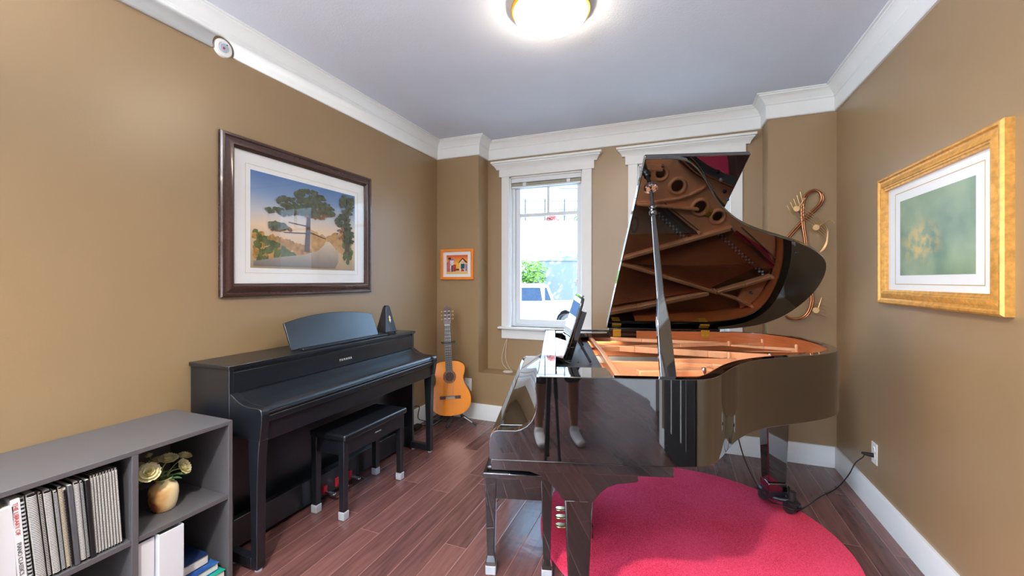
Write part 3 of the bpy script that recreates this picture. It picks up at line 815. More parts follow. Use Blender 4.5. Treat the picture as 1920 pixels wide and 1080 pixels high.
in2 = [(p.x, p.y) for p in offset_path(outer, .052)]; in1 = [(p.x, p.y) for p in offset_path(outer, .0462)]
i0 = 6
part(GP, 'inner_rim', MB().wall(in1[3:-2], in2[3:-2], .82, ZR - .004), M['rimwood'], smooth=40)
ins = [(p.x, p.y) for p in offset_path(outer, .05)]
sbp = [(.27, .05)] + ins[3:-2] + [(.27, 1.46)]
part(GP, 'soundboard', MB().prism(sbp, .815, .830), M['soundboard'])
part(GP, 'key_bed', MB().box(-.197, .452, .004, 1.506, .640, .679), M['black'], bv=.002)
part(GP, 'underside', MB().prism([(.10, .05)] + ins[2:-2] + [(.10, 1.46)], .70, .72), M['satinblack'])  # unseen dark board added to stop light leaking into the case
part(GP, 'key_slip', MB().box(-.200, -.178, .0465, 1.4635, .679, .772), M['black'], bv=.003)
fb = [(-.176, .764), (-.176, .786), (-.168, .793), (-.048, .7945), (-.030, .804), (-.018, .832), (-.012, .87), (-.006, .955), (.012, .955), (.012, .80), (-.10, .764)]
part(GP, 'fallboard', MB().prism(fb, .0468, 1.4632, axis='y'), M['black'], bv=.002, smooth=50)
part(GP, 'front_rail', MB().box(-.030, .040, .0466, 1.4634, .956, .984), M['black'], bv=.003)
part(GP, 'side_shelf', MB().box(.041, .245, .0466, .195, .958, .984), M['black'], bv=.003)
part(GP, 'side_shelf', MB().box(.041, .405, 1.330, 1.4634, .952, .982), M['black'], bv=.003)
part(GP, 'side_shelf', MB().box(.041, .250, 1.26, 1.329, .962, .990), M['black'], bv=.003)

# --- iron plate: cast web with round ports, struts, flange
def holed(mb, outline, holes, z0, z1, n=28):
    bm = bmesh.new(); es = []
    def loop(pts):
        vs = [bm.verts.new((x, y, 0)) for x, y in pts]
        for i in range(len(vs)): es.append(bm.edges.new((vs[i], vs[(i + 1) % len(vs)])))
    loop(outline)
    loops = [outline]
    for x, y, r in holes:
        pts = [(x + r * math.cos(2 * PI * i / n), y + r * math.sin(2 * PI * i / n)) for i in range(n)]
        loop(pts); loops.append(pts)
    bmesh.ops.triangle_fill(bm, use_beauty=True, use_dissolve=False, edges=es)
    bm.verts.index_update()
    vs = [(v.co.x, v.co.y) for v in bm.verts]
    fs = [tuple(v.index for v in f.verts) for f in bm.faces]
    bm.free()
    mb.add([(x, y, z1) for x, y in vs], fs); mb.add([(x, y, z0) for x, y in vs], fs)
    for lp in loops:
        k = len(lp)
        mb.add([(x, y, z0) for x, y in lp] + [(x, y, z1) for x, y in lp], [(i, (i + 1) % k, k + (i + 1) % k, k + i) for i in range(k)])
ipath = [(p.x, p.y) for p in offset_path(outer, .060)]
near = [p for p in ipath[3:] if p[0] < 1.21 and p[1] < .72]
PORTS = [(.800, .535, .038), (.955, .672, .040), (1.072, .735, .033), (.690, .455, .030)]
web = [(.285, .062)] + near + [(1.185, .76), (1.165, .815), (1.10, .835), (.965, .842), (.85, .750), (.735, .660), (.63, .640), (.285, .640)]
pl = MB(); holed(pl, web, PORTS, .892, .912)
PL = part(GP, 'plate', pl, M['iron'], weld=True, smooth=40)
for x, y, r in PORTS:
    part(PL, 'port_ring', MB().lathe([(r, .905), (r, .920), (r + .006, .925), (r + .014, .923), (r + .022, .912), (r + .022, .905)], c=(x, y, 0), n=32, caps=False), M['iron'], smooth=60)
def beam(mb, pts, w, z0, z1, taper=.75):
    P = [Vector(p) for p in pts]
    for i in range(len(P) - 1):
        d = (P[i + 1] - P[i]).normalized(); n_ = Vector((-d.y, d.x))
        a0, a1 = P[i] - n_ * w / 2, P[i] + n_ * w / 2; b0, b1 = P[i + 1] - n_ * w / 2, P[i + 1] + n_ * w / 2
        t = n_ * w / 2 * (1 - taper)
        mb.add([(*a0, z0), (*a1, z0), (*b0, z0), (*b1, z0), (*(a0 + t), z1), (*(a1 - t), z1), (*(b0 + t), z1), (*(b1 - t), z1)], [(0, 2, 3, 1), (4, 5, 7, 6), (0, 1, 5, 4), (2, 6, 7, 3), (0, 4, 6, 2), (1, 3, 7, 5)])
    return mb
def strut(pts, w, z0, z1): return part(PL, 'strut', beam(MB(), pts, w, z0, z1), M['iron'], bv=.004)
strut([(.285, .636), (.63, .634), (.80, .614), (.875, .593), (.935, .562), (.975, .530)], .020, .905, .930)
strut([(.285, 1.066), (.505, 1.006), (.878, .895), (1.165, .806)], .032, .885, .948)
strut([(.285, .985), (.472, 1.044), (.80, 1.152), (1.146, 1.268)], .026, .885, .945)
strut([(.285, 1.455), (.62, 1.385), (1.085, 1.268)], .040, .885, .945)
strut([(1.146, 1.268), (1.32, 1.212), (1.485, 1.150)], .030, .885, .930)
strut([(1.146, 1.268), (1.27, 1.315), (1.385, 1.372)], .022, .885, .930)
tail = [p for p in ipath if p[0] > 1.0 and (p[1] > .655)]
tpoly = [(1.165, .815), (1.185, .70)] + [p for p in tail if p[1] < 1.16] + [(1.478, 1.150), (1.478, 1.10), (1.40, .975), (1.20, .845)]
tp = MB().prism(tpoly, .888, .905)
tp2 = [(1.30, 1.325), (1.32, 1.222), (1.470, 1.165)] + [p for p in tail if p[1] > 1.17 and p[0] > 1.36] + [(1.33, 1.40)]
tp.prism(tp2, .885, .900)
part(PL, 'tail_web', tp, M['iron'], smooth=30)
fl = MB().prism([(.262, 1.40), (.290, 1.40), (.306, .80), (.306, .20), (.280, .20), (.280, .80)], .84, .950)
part(PL, 'front_flange', fl, M['iron'], bv=.004)
part(PL, 'pin_block', MB().prism([(.045, .20), (.045, 1.258), (.268, 1.258), (.285, .80), (.285, .20)], .880, .900), M['iron'])
for bx, by, m_ in ((1.130, 1.255, 'iron'), (1.157, .806, 'chrome'), (1.475, 1.150, 'iron'), (1.385, 1.372, 'iron'), (.965, .835, 'iron'), (.69, .405, 'chrome')):
    part(PL, 'bolt', MB().lathe([(.010, .90), (.010, .945), (.008, .951), (.001, .953)], c=(bx, by, 0), n=14), M[m_])
# web struts seen from the side
part(PL, 'plate_rib', beam(MB(), [(.56, .64), (.94, .68)], .018, .91, .945), M['iron'], bv=.003)
part(PL, 'plate_rib', beam(MB(), [(.40, .38), (.70, .42)], .05, .912, .940), M['iron'], bv=.006)
part(GP, 'emblem', MB().lathe([(.026, .912), (.026, .921), (.022, .924), (.001, .924)], c=(0, 0, 0), n=28, T=Matrix.Translation((1.010, .700, 0)) @ Matrix.Diagonal((1.0, 1.25, 1, 1))), M['gold'], label='gold oval tuning fork emblem')
fk = MB()
for a in (0, 2 * PI / 3, 4 * PI / 3):
    dx, dy = math.cos(a + .5), math.sin(a + .5)
    fk.cyl((1.010, .700, .9245), (1.010 + dx * .016, .700 + dy * .016, .9245), .0016, n=6)
part(GP, 'emblem_fork', fk, mat('emblem_engraving', (150, 84, 20), .4, metal=.6))
# strings
rs = random.Random(5)
tb = MB()
for i in range(44):
    f = i / 43.0
    p1 = Vector((.735 + .222 * f, .668 + .172 * f, .904)); tb.tube([(.10, .66 + .20 * f - .012, .915), (p1.x, p1.y, .912)], .0008, 4)
part(GP, 'treble_strings', tb, M['steel'], weld=False, kind='stuff')
tb = MB()
for i in range(60):
    f = i / 59.0
    p1 = Vector((1.19 + .285 * f, .838 + .255 * f, .907)); tb.tube([(.10, .88 + .16 * f, .915), (p1.x, p1.y, .912)], .0010, 4)
part(GP, 'tenor_strings', tb, M['copperwire'], weld=False, kind='stuff')
tb = MB()
for i in range(44):
    f = i / 43.0
    p0 = (.10, 1.09 + .34 * f, .924); p1 = (1.40 - .34 * f, 1.06 + .19 * f, .924)
    tb.tube([p0, p1], .0016, 5)
part(GP, 'bass_strings', tb, M['copperwire'], weld=False, kind='stuff')
tb = MB()
for i in range(88):
    f = i / 87.0
    for k in range(2):
        x = .12 + .055 * k + .02 * (i % 2); y = .22 + 1.02 * f
        tb.cyl((x, y, .90), (x, y, .918), .003, n=6)
part(GP, 'tuning_pins', tb, M['steel'], weld=False, kind='stuff')
part(GP, 'felt_strip', MB().box(.235, .262, .21, 1.25, .900, .912), M['crimson'])
part(GP, 'felt_strip', beam(MB(), [(1.195, .842), (1.40, .972), (1.475, 1.085)], .030, .903, .909, 1.0), M['crimson'])
part(GP, 'felt_strip', beam(MB(), [(.955, .862), (.99, .888)], .05, .860, .905, 1.0), M['crimson'])
def bridge(p0, p1, w):
    d = (Vector(p1) - Vector(p0)); ln = d.length; d.normalize()
    b = part(GP, 'bridge', beam(MB(), [p0, p1], w, .828, .900, 1.0), M['bridgewood'])
    n_ = Vector((-d.y, d.x)); nb = MB(); k = int(ln / .016)
    for i in range(k):
        c = Vector(p0) + d * (ln * (i + .5) / k); s = 1 if i % 2 else -1
        q = c + n_ * (s * w * .2)
        T = Matrix.Translation((q.x, q.y, .902)) @ Matrix.Rotation(math.atan2(d.y, d.x) + .5 * s, 4, 'Z')
        nb.box(-.0055, .0055, -w * .20, w * .20, -.002, .003, T=T)
    part(b, 'bridge_pins', nb, M['whitepart'], weld=False)
bridge((.60, .622), (.905, .895), .030)
bridge((1.085, .842), (1.435, 1.142), .032)
hp = MB()
for i in range(50):
    f = i / 49.0
    for k in range(2):
        x, y = .72 + .235 * f + .012 * k, .652 + .185 * f - .012 * k
        hp.cyl((x, y, .905), (x, y, .922), .003, n=6)
        x, y = 1.21 + .275 * f + .022 * k, .835 + .235 * f - .026 * k
        hp.cyl((x, y, .903), (x, y, .920), .003, n=6)
part(GP, 'hitch_pins', hp, M['chrome'], weld=False, kind='stuff')
part(GP, 'damper_rail', beam(MB(), [(.655, .640), (.925, .872)], .022, .900, .908, 1.0), M['rubber'])
lg = MB()
for i in range(26):
    a = 2 * PI * i / 26; lg.ball((.572 + .022 * math.cos(a), .806 + .050 * math.sin(a), .8302), .008, 8, 4, (1, 1, .1))
part(GP, 'soundboard_crest', lg, mat('crest_ink', (84, 52, 30), .5), weld=False)
# --- lid hinged on the far side, front flap folded back on top
PHI = math.radians(33.0); YH, ZH = 1.51, ZR + .012
def lidT(z):   # local lid plane (x, r) -> piano frame; z = distance above the underside
    return basis((0, YH + math.sin(PHI) * z, ZH + math.cos(PHI) * z), (1, 0, 0), (0, -math.cos(PHI), math.sin(PHI)), (0, math.sin(PHI), math.cos(PHI)))
lo = [(p.x, p.y) for p in offset_path(outer, -.014)]
lidpoly = [(.402, YH + .014 - 0.0)] + [(.402, YH - lo[3][1])] + [(x, YH - y) for x, y in lo if x > .41]
lidpoly[0] = (.402, -.012)
LT = lidT(0)
LD = part(GP, 'lid', MB().prism(lidpoly, 0, .019, T=LT), M['black'], bv=.004, seg=3, smooth=30)
part(LD, 'front_flap', MB().box(.404, .822, .0, 1.512, .024, .043, T=LT), M['black'], bv=.004, seg=3)
for x, r in ((1.20, .50), (1.27, 1.02 - .12), (.735, 1.42), (.80, 1.30)):
    part(LD, 'lid_bumper', MB().ball(LT @ Vector((x, r - .02, -.001)), .009, 12, 6), M['rubber'])
cup = LT @ Vector((.455, 1.36, 0))
TD = LT.to_3x3().to_4x4()
part(LD, 'prop_cup', MB().lathe([(.030, -.001), (.030, -.006), (.022, -.009), (.020, -.004), (.001, -.004)], c=cup, n=28, T=TD, caps=False), M['chrome'], smooth=50)
part(GP, 'hinge_rail', MB().box(.412, 1.16, 1.470, 1.509, .988, 1.001), M['black'], bv=.002)
for hx in (.466, 1.057):
    h = part(GP, 'hinge', MB().box(hx - .027, hx + .027, 1.4555, 1.4585, .945, .988).cyl((hx - .027, 1.456, .990), (hx + .027, 1.456, .990), .0055).box(hx - .030, hx + .030, .020, .060, -.005, -.001, T=LT), M['gold'])
    for sx in (-.014, .014):
        part(h, 'screw', MB().ball((hx + sx, 1.4555, .960), .0035, 8, 4), M['gold'])
# --- prop stick
pb = Vector((.452, .066, .935)); pt = LT @ Vector((.455, 1.36, -.004))
ax = (pt - pb).normalized(); sd = Vector((1, 0, 0)); sd = (sd - ax * sd.dot(ax)).normalized(); th = ax.cross(sd)
PT = basis(pb, sd, ax, th); ln = (pt - pb).length
hw = [(0.0, .030), (.03, .030), (.20, .0265), (.255, .0255), (.30, .020), (.36, .0135), (.45, .0125), (.74, .0085)]
poly = [(w, y) for y, w in hw] + [(-w, y) for y, w in reversed(hw)]
PS = part(GP, 'prop_stick', MB().prism(poly, -.009, .009, T=PT), M['black'], bv=.004, seg=3)
part(PS, 'prop_collar', MB().lathe([(.012, .725), (.017, .731), (.018, .742), (.012, .748), (.012, .760), (.016, .765), (.012, .772)], n=20, T=PT @ basis((0, 0, 0), (1, 0, 0), (0, 0, -1), (0, 1, 0))), M['black'], smooth=50)
part(PS, 'prop_tip', MB().tube([PT @ Vector((0, .75, 0)), PT @ Vector((0, ln - .03, 0)), PT @ Vector((0, ln - .006, 0))], [.0095, .0080, .0050], 14), M['satinblack'])
part(PS, 'short_prop', MB().tube([PT @ Vector((.002, .06, .0095)), PT @ Vector((.002, .12, .0095)), PT @ Vector((0, .15, .0095)), PT @ Vector((-.001, .235, .0095))], [.011, .011, .006, .005], 12), M['black'])
part(PS, 'prop_bracket', MB().box(.405, .500, .047, .092, .905, .935), M['black'], bv=.003)
# --- music desk
dq0, dq1 = Vector((.078, 0, .962)), Vector((.172, 0, 1.262))
dz = (dq1 - dq0).normalized(); DT = basis((dq0.x, .44, dq0.z), (0, 1, 0), dz, Vector((0, 1, 0)).cross(dz))
dl = (dq1 - dq0).length
MD = part(GP, 'music_desk', MB().prism([(0, 0), (.64, 0), (.64, dl - .05), (.60, dl - .015), (.54, dl), (.10, dl), (.04, dl - .015), (0, dl - .05)], -.008, .008, T=DT), M['black'], bv=.004, seg=3)
sgn = 1 if (DT.to_3x3() @ Vector((0, 0, 1))).x > 0 else -1
part(MD, 'desk_frame', MB().box(.010, .040, .0, dl * .78, sgn * .012 - .004, sgn * .03 + .004, T=DT).box(.60, .63, .0, dl * .78, sgn * .012 - .004, sgn * .03 + .004, T=DT).box(.04, .60, dl * .70, dl * .78, sgn * .012 - .004, sgn * .03 + .004, T=DT), M['black'], bv=.003)
part(MD, 'desk_lip', MB().box(-.002, .642, -.006, .010, min(-sgn * .045, 0), max(-sgn * .045, 0), T=DT), M['black'], bv=.003)
for y in (.50, 1.02):
    part(MD, 'desk_strut', MB().tube([(.125, y, 1.09), (.205, y, .945)], .006, 8).tube([(.068, y - .03, .958), (.125, y, .925), (.150, y + .02, .94)], .005, 8), M['satinblack'])
    part(MD, 'desk_hinge', MB().cyl((.105, y - .012, .955), (.105, y + .012, .955), .007), M['gold'])
part(GP, 'desk_tray', MB().box(.041, .250, .32, 1.20, .925, .940), M['satinblack'], bv=.002)
# --- legs
def leg_block(y0, y1):
    pr = [(-.10, .640), (-.10, .626), (-.06, .622), (-.02, .610), (.015, .585), (.045, .552), (.060, .528), (.072, .520), (.176, .520), (.186, .532), (.204, .556), (.228, .576), (.262, .590), (.330, .600), (.338, .604), (.338, .640)]
    return MB().prism(pr, y0, y1, axis='y')
def leg(x, y, zt, zb, wt, wb, name='leg'):
    return part(GP, name, MB().frustum((x - wb, x + wb, y - wb * .9, y + wb * .9), (x - wt, x + wt, y - wt * .9, y + wt * .9), zb, zt), M['black'], bv=.006)
def caster(parent, x, y, z=0.0, ang=0.0):
    T = Matrix.Translation((x, y, z)) @ Matrix.Rotation(ang, 4, 'Z')
    c = part(parent, 'caster', MB().tube([T @ Vector((-.034, 0, .034)), T @ Vector((-.006, 0, .034))], .033, 18).tube([T @ Vector((.006, 0, .034)), T @ Vector((.034, 0, .034))], .033, 18).tube([T @ Vector((-.03, 0, .032)), T @ Vector((.03, 0, .032))], .010, 10), M['satinblack'])
    return c
for y in (.085, 1.425):
    part(GP, 'leg_block', leg_block(y - .045, y + .045), M['black'], bv=.003)
    lg_ = leg(.124, y + .012, .521, .085, .053, .034)
    part(lg_, 'ferrule', MB().cyl((.124, y + .012, .060), (.124, y + .012, .088), .030, n=20), M['gold'])
    w_ = WM[GP] @ Vector((.124, y + .012, 0)); caster(lg_, .124, y + .012, stand_z(w_.x, w_.y), .4)
lt = leg(1.315, 1.085, .700, .165, .066, .049)
part(lt, 'leg_cuff', MB().frustum((1.262, 1.368, 1.035, 1.135), (1.262, 1.368, 1.035, 1.135), .115, .165), M['black'], bv=.005)
part(lt, 'caster_foot', MB().frustum((1.275, 1.355, 1.045, 1.125), (1.268, 1.362, 1.040, 1.130), .070, .115), M['satinblack'], bv=.004)
ang3 = [math.radians(a) for a in (-52, 130, 220)]
cpos = [(1.375, 1.005), (1.298, 1.165), (1.420, 1.190)]
br = MB()
br.tube(catmull([(1.375, 1.005, .085), (1.318, 1.035, .078), (1.282, 1.085, .078), (1.298, 1.165, .085)], 6), .013, 10)
br.tube(catmull([(1.375, 1.005, .085), (1.40, 1.08, .078), (1.420, 1.190, .085)], 6), .013, 10)
part(lt, 'caster_bracket', br, M['satinblack'])
for (x, y), a in zip(cpos, (.5, 1.2, 2.4)):
    w_ = WM[GP] @ Vector((x, y, 0)); c = caster(lt, x, y, stand_z(w_.x, w_.y), a)
    part(c, 'caster_stem', MB().cyl((x, y, .055), (x, y, .138), .019, n=14).lathe([(.034, .066), (.038, .072), (.038, .080), (.026, .088)], c=(x, y, 0), n=20), M['satinblack'])
# --- pedal lyre
part(GP, 'pedal_lyre', MB().box(.150, .225, .575, .865, .060, .120).box(.165, .200, .635, .665, .120, .640).box(.165, .200, .775, .805, .120, .640), M['black'], bv=.004)
for i, y in enumerate((.640, .718, .796)):
    pd = MB()
    pp = [(.148, .011), (.118, .012), (.095, .017), (.070, .021), (.052, .020), (.040, .013), (.036, .004)]
    pts = [(x, y + w) for x, w in pp] + [(x, y - w) for x, w in reversed(pp)]
    pd.prism(pts, .072, .086)
    part(GP, 'pedal', pd, M['pedalbrass'], bv=.006, seg=3)

# --- black power lead of the grand piano
A_ = WM[GP]
def gp(x, y, z): return A_ @ Vector((x, y, z))
oc = OUTR @ Vector((0, -.012, .008))
pcd = thing('power_cable', 'black power lead running from under the grand piano to the right wall outlet', 'cord', oc)
path = [gp(.99, .83, .70), gp(1.01, .84, .52), gp(1.07, .87, .34), gp(1.17, .93, .17), gp(1.25, .985, .085), gp(1.31, 1.005, .060), gp(1.395, .97, .055)]
def at_x(u, v, x):
    d_ = ray(u, v); return Vector((0, 0, CAM_H)) + d_ * (x / d_.x)
wp = [at_z(1540, 930, .012), at_z(1568, 916, .020), at_x(1590, 892, .925), at_x(1604, 868, .965), at_x(1618, 857, .995), (1.008, 3.006, .336)]
path += [Vector(p) for p in wp]
part(pcd, 'cable', MB().tube(catmull([tuple(p) for p in path], 8), .0032, 8), M['rubber'], local=False)
part(pcd, 'plug', MB().tube([(oc.x - .055, oc.y, oc.z + .006), (oc.x - .032, oc.y, oc.z + .002), (oc.x - .002, oc.y, oc.z)], [.0065, .011, .013], 12), M['rubber'], local=False)

# ================================================================== RUG
rg = MB().lathe([(.748, .001), (.760, .006), (.758, .014), (.748, .018), (.001, .018)], c=(.028, 2.405, 0), n=96)
solo('round_rug', 'round crimson pile rug under the grand piano', 'rug', rg, M['rug'], loc=(.028, 2.405, 0), smooth=60)

# ================================================================== GRAND PIANO BENCH
PBn = thing('piano_bench', 'glossy black piano bench pushed under the grand piano keyboard', 'bench', GO, PA)
BX0, BX1, BY0, BY1 = -.280, .026, .352, 1.100
part(PBn, 'seat', MB().box(BX0 - .006, BX1 + .006, BY0 - .022, BY1 + .022, .450, .476), M['black'], bv=.005, seg=3)
part(PBn, 'seat_pad', MB().box(BX0 + .008, BX1 - .008, BY0, BY1, .476, .500), M['cushion'], bv=.012, seg=4)
ap = MB()
for y in (BY0 + .012, BY1 - .030):
    part(PBn, 'apron', MB().box(BX0 + .03, BX1 - .03, y, y + .018, .345, .450), M['black'], bv=.002)
for x in (BX0 + .012, BX1 - .030):
    part(PBn, 'apron', MB().box(x, x + .018, BY0 + .03, BY1 - .03, .345, .450), M['black'], bv=.002)
for x in (BX0 + .026, BX1 - .026):
    for y in (BY0 + .026, BY1 - .026):
        l_ = part(PBn, 'leg', MB().frustum((x - .0165, x + .0165, y - .0165, y + .0165), (x - .026, x + .026, y - .026, y + .026), .085, .450).frustum((x - .023, x + .023, y - .023, y + .023), (x - .0165, x + .0165, y - .0165, y + .0165), .060, .085).frustum((x - .021, x + .021, y - .021, y + .021), (x - .023, x + .023, y - .023, y + .023), .030, .060), M['black'], bv=.003)
        w_ = WM[PBn] @ Vector((x, y, 0))
        part(l_, 'foot_cap', MB().box(x - .024, x + .024, y - .024, y + .024, stand_z(w_.x, w_.y) , .042), M['greycap'], bv=.004, label='clear grey rubber foot cap')

# ================================================================== DIGITAL PIANO
DY0, DY1 = 1.335, 2.815
DP = thing('digital_piano', 'satin black upright digital piano with closed lid against the left wall', 'piano', (-2.05, (DY0 + DY1) / 2, 0))
dp = lambda n, mb, m=M['ebony'], **k: part(DP, n, mb, m, local=False, **k)
dp('top_panel', MB().box(-2.246, -1.952, DY0 - .008, DY1 + .008, .913, .932), bv=.003)
dp('cabinet', MB().box(-2.244, -2.20, DY0 + .02, DY1 - .02, .06, .912).box(-2.20, -1.985, DY0 + .02, DY1 - .02, .60, .912), bv=.0)
for y in (DY0, DY1 - .022):
    dp('side_panel', MB().box(-2.244, -1.962, y, y + .022, .0, .9125), bv=.002)
dp('front_panel', MB().box(-1.986, -1.966, DY0 + .0225, DY1 - .0225, .796, .896), bv=.002)
dp('speaker_slot', MB().box(-1.990, -1.972, DY0 + .0225, DY1 - .0225, .897, .912), M['satinblack'])
dp('back_board', MB().box(-2.125, -2.110, DY0 + .022, DY1 - .022, .17, .602))
dp('kick_board', MB().box(-2.05, -2.010, DY0 + .022, DY1 - .022, .025, .165), bv=.003)
dp('key_bed', MB().box(-1.985, -1.772, DY0 + .040, DY1 - .040, .592, .680), bv=.003)
dp('music_shelf', MB().box(-2.028, -1.985, 1.775, 2.520, .932, .946), bv=.004)
kc = [(-1.966, .795), (-1.945, .788), (-1.915, .770), (-1.870, .757), (-1.800, .752), (-1.778, .748), (-1.768, .738), (-1.766, .722), (-1.775, .716), (-1.775, .690), (-1.98, .690), (-1.98, .795)]
dp('key_cover', MB().prism(kc, DY0 + .041, DY1 - .041, axis='y'), bv=.003, seg=3, smooth=50)
dp('key_slip', MB().box(-1.786, -1.757, DY0 + .041, DY1 - .041, .681, .713), bv=.007, seg=4)
dp('cover_lip', MB().box(-1.790, -1.756, DY0 + .041, DY1 - .041, .7165, .728), bv=.004, seg=4)
ck = [(-1.966, .800), (-1.950, .796), (-1.930, .784), (-1.906, .769), (-1.870, .757), (-1.830, .752), (-1.772, .752), (-1.758, .748), (-1.750, .738), (-1.748, .722), (-1.749, .690), (-1.754, .655), (-1.763, .604), (-1.835, .604), (-1.966, .600)]
for y in (DY0 + .002, DY1 - .042):
    dp('cheek', MB().prism(ck, y, y + .040, axis='y'), bv=.003, smooth=40)
lgp = [(-1.838, .605), (-1.763, .605), (-1.772, .52), (-1.778, .40), (-1.781, .20), (-1.779, .012), (-1.819, .012), (-1.822, .25), (-1.830, .45)]
for y in (DY0 + .002, DY1 - .047):
    l_ = dp('leg', MB().prism(lgp, y, y + .045, axis='y'), bv=.003)
    part(l_, 'foot_bar', MB().box(-1.963, -1.818, y, y + .040, .014, .062), M['ebony'], local=False, bv=.003)
    part(l_, 'glide', MB().cyl((-1.798, y + .022, 0), (-1.798, y + .022, .013), .016, n=14).cyl((-1.95, y + .020, 0), (-1.95, y + .020, .015), .014, n=14), M['greycap'], local=False)
mr_b, mr_t = Vector((-2.047, 0, .934)), Vector((-2.112, 0, 1.094))
up = (mr_t - mr_b).normalized(); RT = basis((mr_b.x, 2.118, mr_b.z), (0, 1, 0), up, Vector((0, 1, 0)).cross(up))
arc = [(-.372, 0), (.372, 0)] + [(.372 - .744 * i / 20, .166 + .040 * (1 - ((.372 - .744 * i / 20) / .372) ** 2)) for i in range(21)]
arc = [(x * (1 if y < .01 else 1.0), y) for x, y in arc]
dp('music_rest', MB().prism(arc, -.006, .006, T=RT), bv=.003)
dp('pedal_box', MB().box(-2.009, -1.990, 1.86, 2.20, .030, .165), M['satinblack'], bv=.003)
for y in (1.925, 2.030, 2.135):
    p_ = dp('pedal', MB().prism([(-1.990, y - .008), (-1.955, y - .009), (-1.915, y - .014), (-1.900, y - .010), (-1.896, y), (-1.900, y + .010), (-1.915, y + .014), (-1.955, y + .009), (-1.990, y + .008)], .055, .066), M['chrome'], bv=.004, seg=3)
    part(p_, 'pedal_cover', MB().box(-1.992, -1.975, y - .013, y + .013, .048, .098), M['crimson'], local=False, label='red protective pedal sleeve')
text_part(DP, 'lettering', 'YAMAHA', .0205, M['whitepart'], basis((-1.9655, 2.081, .835), (0, 1, 0), (0, 0, 1), (1, 0, 0)), label='white maker lettering', spacing=1.45)

# bench of the digital piano
DB = thing('piano_bench', 'small satin black bench on four capped legs by the digital piano', 'bench', (-1.83, 2.08, 0))
part(DB, 'seat', MB().box(-1.966, -1.702, 1.796, 2.366, .440, .478), M['cushion'], local=False, bv=.012, seg=4)
for y in (1.815, 2.330):
    part(DB, 'apron', MB().box(-1.94, -1.73, y, y + .018, .355, .441), M['ebony'], local=False, bv=.002)
apf = None
for x in (-1.948, -1.735):
    a_ = part(DB, 'apron', MB().box(x, x + .016, 1.83, 2.335, .355, .441), M['ebony'], local=False, bv=.002)
for x in (-1.942, -1.740):
    for y in (1.826, 2.336):
        l_ = part(DB, 'leg', MB().frustum((x - .0165, x + .0165, y - .0165, y + .0165), (x - .020, x + .020, y - .020, y + .020), .02, .440), M['ebony'], local=False, bv=.002)
        part(l_, 'foot_cap', MB().box(x - .021, x + .021, y - .021, y + .021, 0, .045), M['greycap'], local=False, bv=.004, label='clear grey rubber foot cap')
text_part(DB, 'lettering', 'YAMAHA', .012, M['greycap'], basis((-1.7185, 2.09, .405), (0, 1, 0), (0, 0, 1), (1, 0, 0)), spacing=1.3)

# ================================================================== METRONOME
MT = thing('metronome', 'black pyramid metronome with gold emblem on the digital piano', 'metronome', (-2.085, 2.630, .9325), rz=math.radians(-8))
part(MT, 'body', MB().frustum((-.052, .052, -.056, .056), (-.018, .018, -.019, .019), .014, .200).frustum((-.018, .018, -.019, .019), (-.010, .010, -.012, .012), .200, .212), mat('metronome_black', (36, 38, 44), .2, coat=.4), bv=.002)
part(MT, 'base', MB().box(-.055, .055, -.059, .059, .008, .016), M['satinblack'], bv=.002)
for x in (-.042, .042):
    for y in (-.046, .046):
        part(MT, 'foot', MB().cyl((x, y, 0), (x, y, .009), .007, n=10), M['rubber'])
sl = (.034) / .186
FT = basis((.0365, 0, .105), (0, 1, 0), Vector((-sl, 0, 1)).normalized(), Vector((1, 0, sl)).normalized())
part(MT, 'badge', MB().prism([(0, -.026), (.010, -.004), (.004, .006), (.009, .016), (0, .032), (-.009, .016), (-.004, .006), (-.010, -.004)], 0, .0015, T=FT), M['palegold'], label='gold emblem')

# ================================================================== GUITAR AND STAND
gc = at_y(846, 781, 3.30)
lean = math.radians(6.5); tilt = math.radians(3.2); face = math.radians(24)
gx = Vector((math.cos(face), math.sin(face), 0)); gzv = Vector((math.sin(face), -math.cos(face), 0))
gyv = Vector((0, 0, 1))
gy2 = (gyv * math.cos(lean) - gzv * math.sin(lean)); gz2 = (gzv * math.cos(lean) + gyv * math.sin(lean))
gx3 = gx * math.cos(tilt) + gy2 * math.sin(tilt); gy3 = gy2 * math.cos(tilt) - gx * math.sin(tilt)
GT = basis(gc + Vector((0, 0, .005)), gx3, gy3, gz2)
GU = thing('acoustic_guitar', 'amber classical guitar resting on a black stand in the corner', 'guitar', T=GT)
hwid = [(0, .0), (.004, .060), (.016, .105), (.045, .148), (.09, .176), (.14, .186), (.19, .180), (.235, .160), (.275, .136), (.31, .124), (.35, .126), (.39, .138), (.425, .142), (.455, .130), (.478, .098), (.488, .055), (.490, 0)]
rt = catmull([(w, y, 0) for y, w in hwid], 4)
ol = [(max(0, p.x), p.y) for p in rt]
body = ol + [(-x, y) for x, y in reversed(ol[1:-1])]
bd = part(GU, 'body', MB().prism(body, -.095, -.003), M['guitarside'], smooth=30)
part(GU, 'soundboard', MB().prism([(x * .998, .001 + y * .996) for x, y in body], -.003, .0), M['guitartop'], smooth=30)
part(GU, 'sound_hole', MB().lathe([(.043, .0), (.043, .0005), (.001, .0005)], c=(0, .348, 0), n=32), M['hole'])
part(GU, 'rosette', MB().lathe([(.044, .0), (.044, .0008), (.060, .0008), (.060, 0)], c=(0, .348, 0), n=40, caps=False), M['inlay'])
part(GU, 'bridge', MB().box(-.094, .094, .150, .178, 0, .008), M['guitarside'], bv=.002)
part(GU, 'saddle', MB().box(-.040, .040, .166, .170, .008, .012), M['whitepart'])
part(GU, 'tie_block', MB().box(-.042, .042, .152, .160, .0081, .0095), M['palegold'])
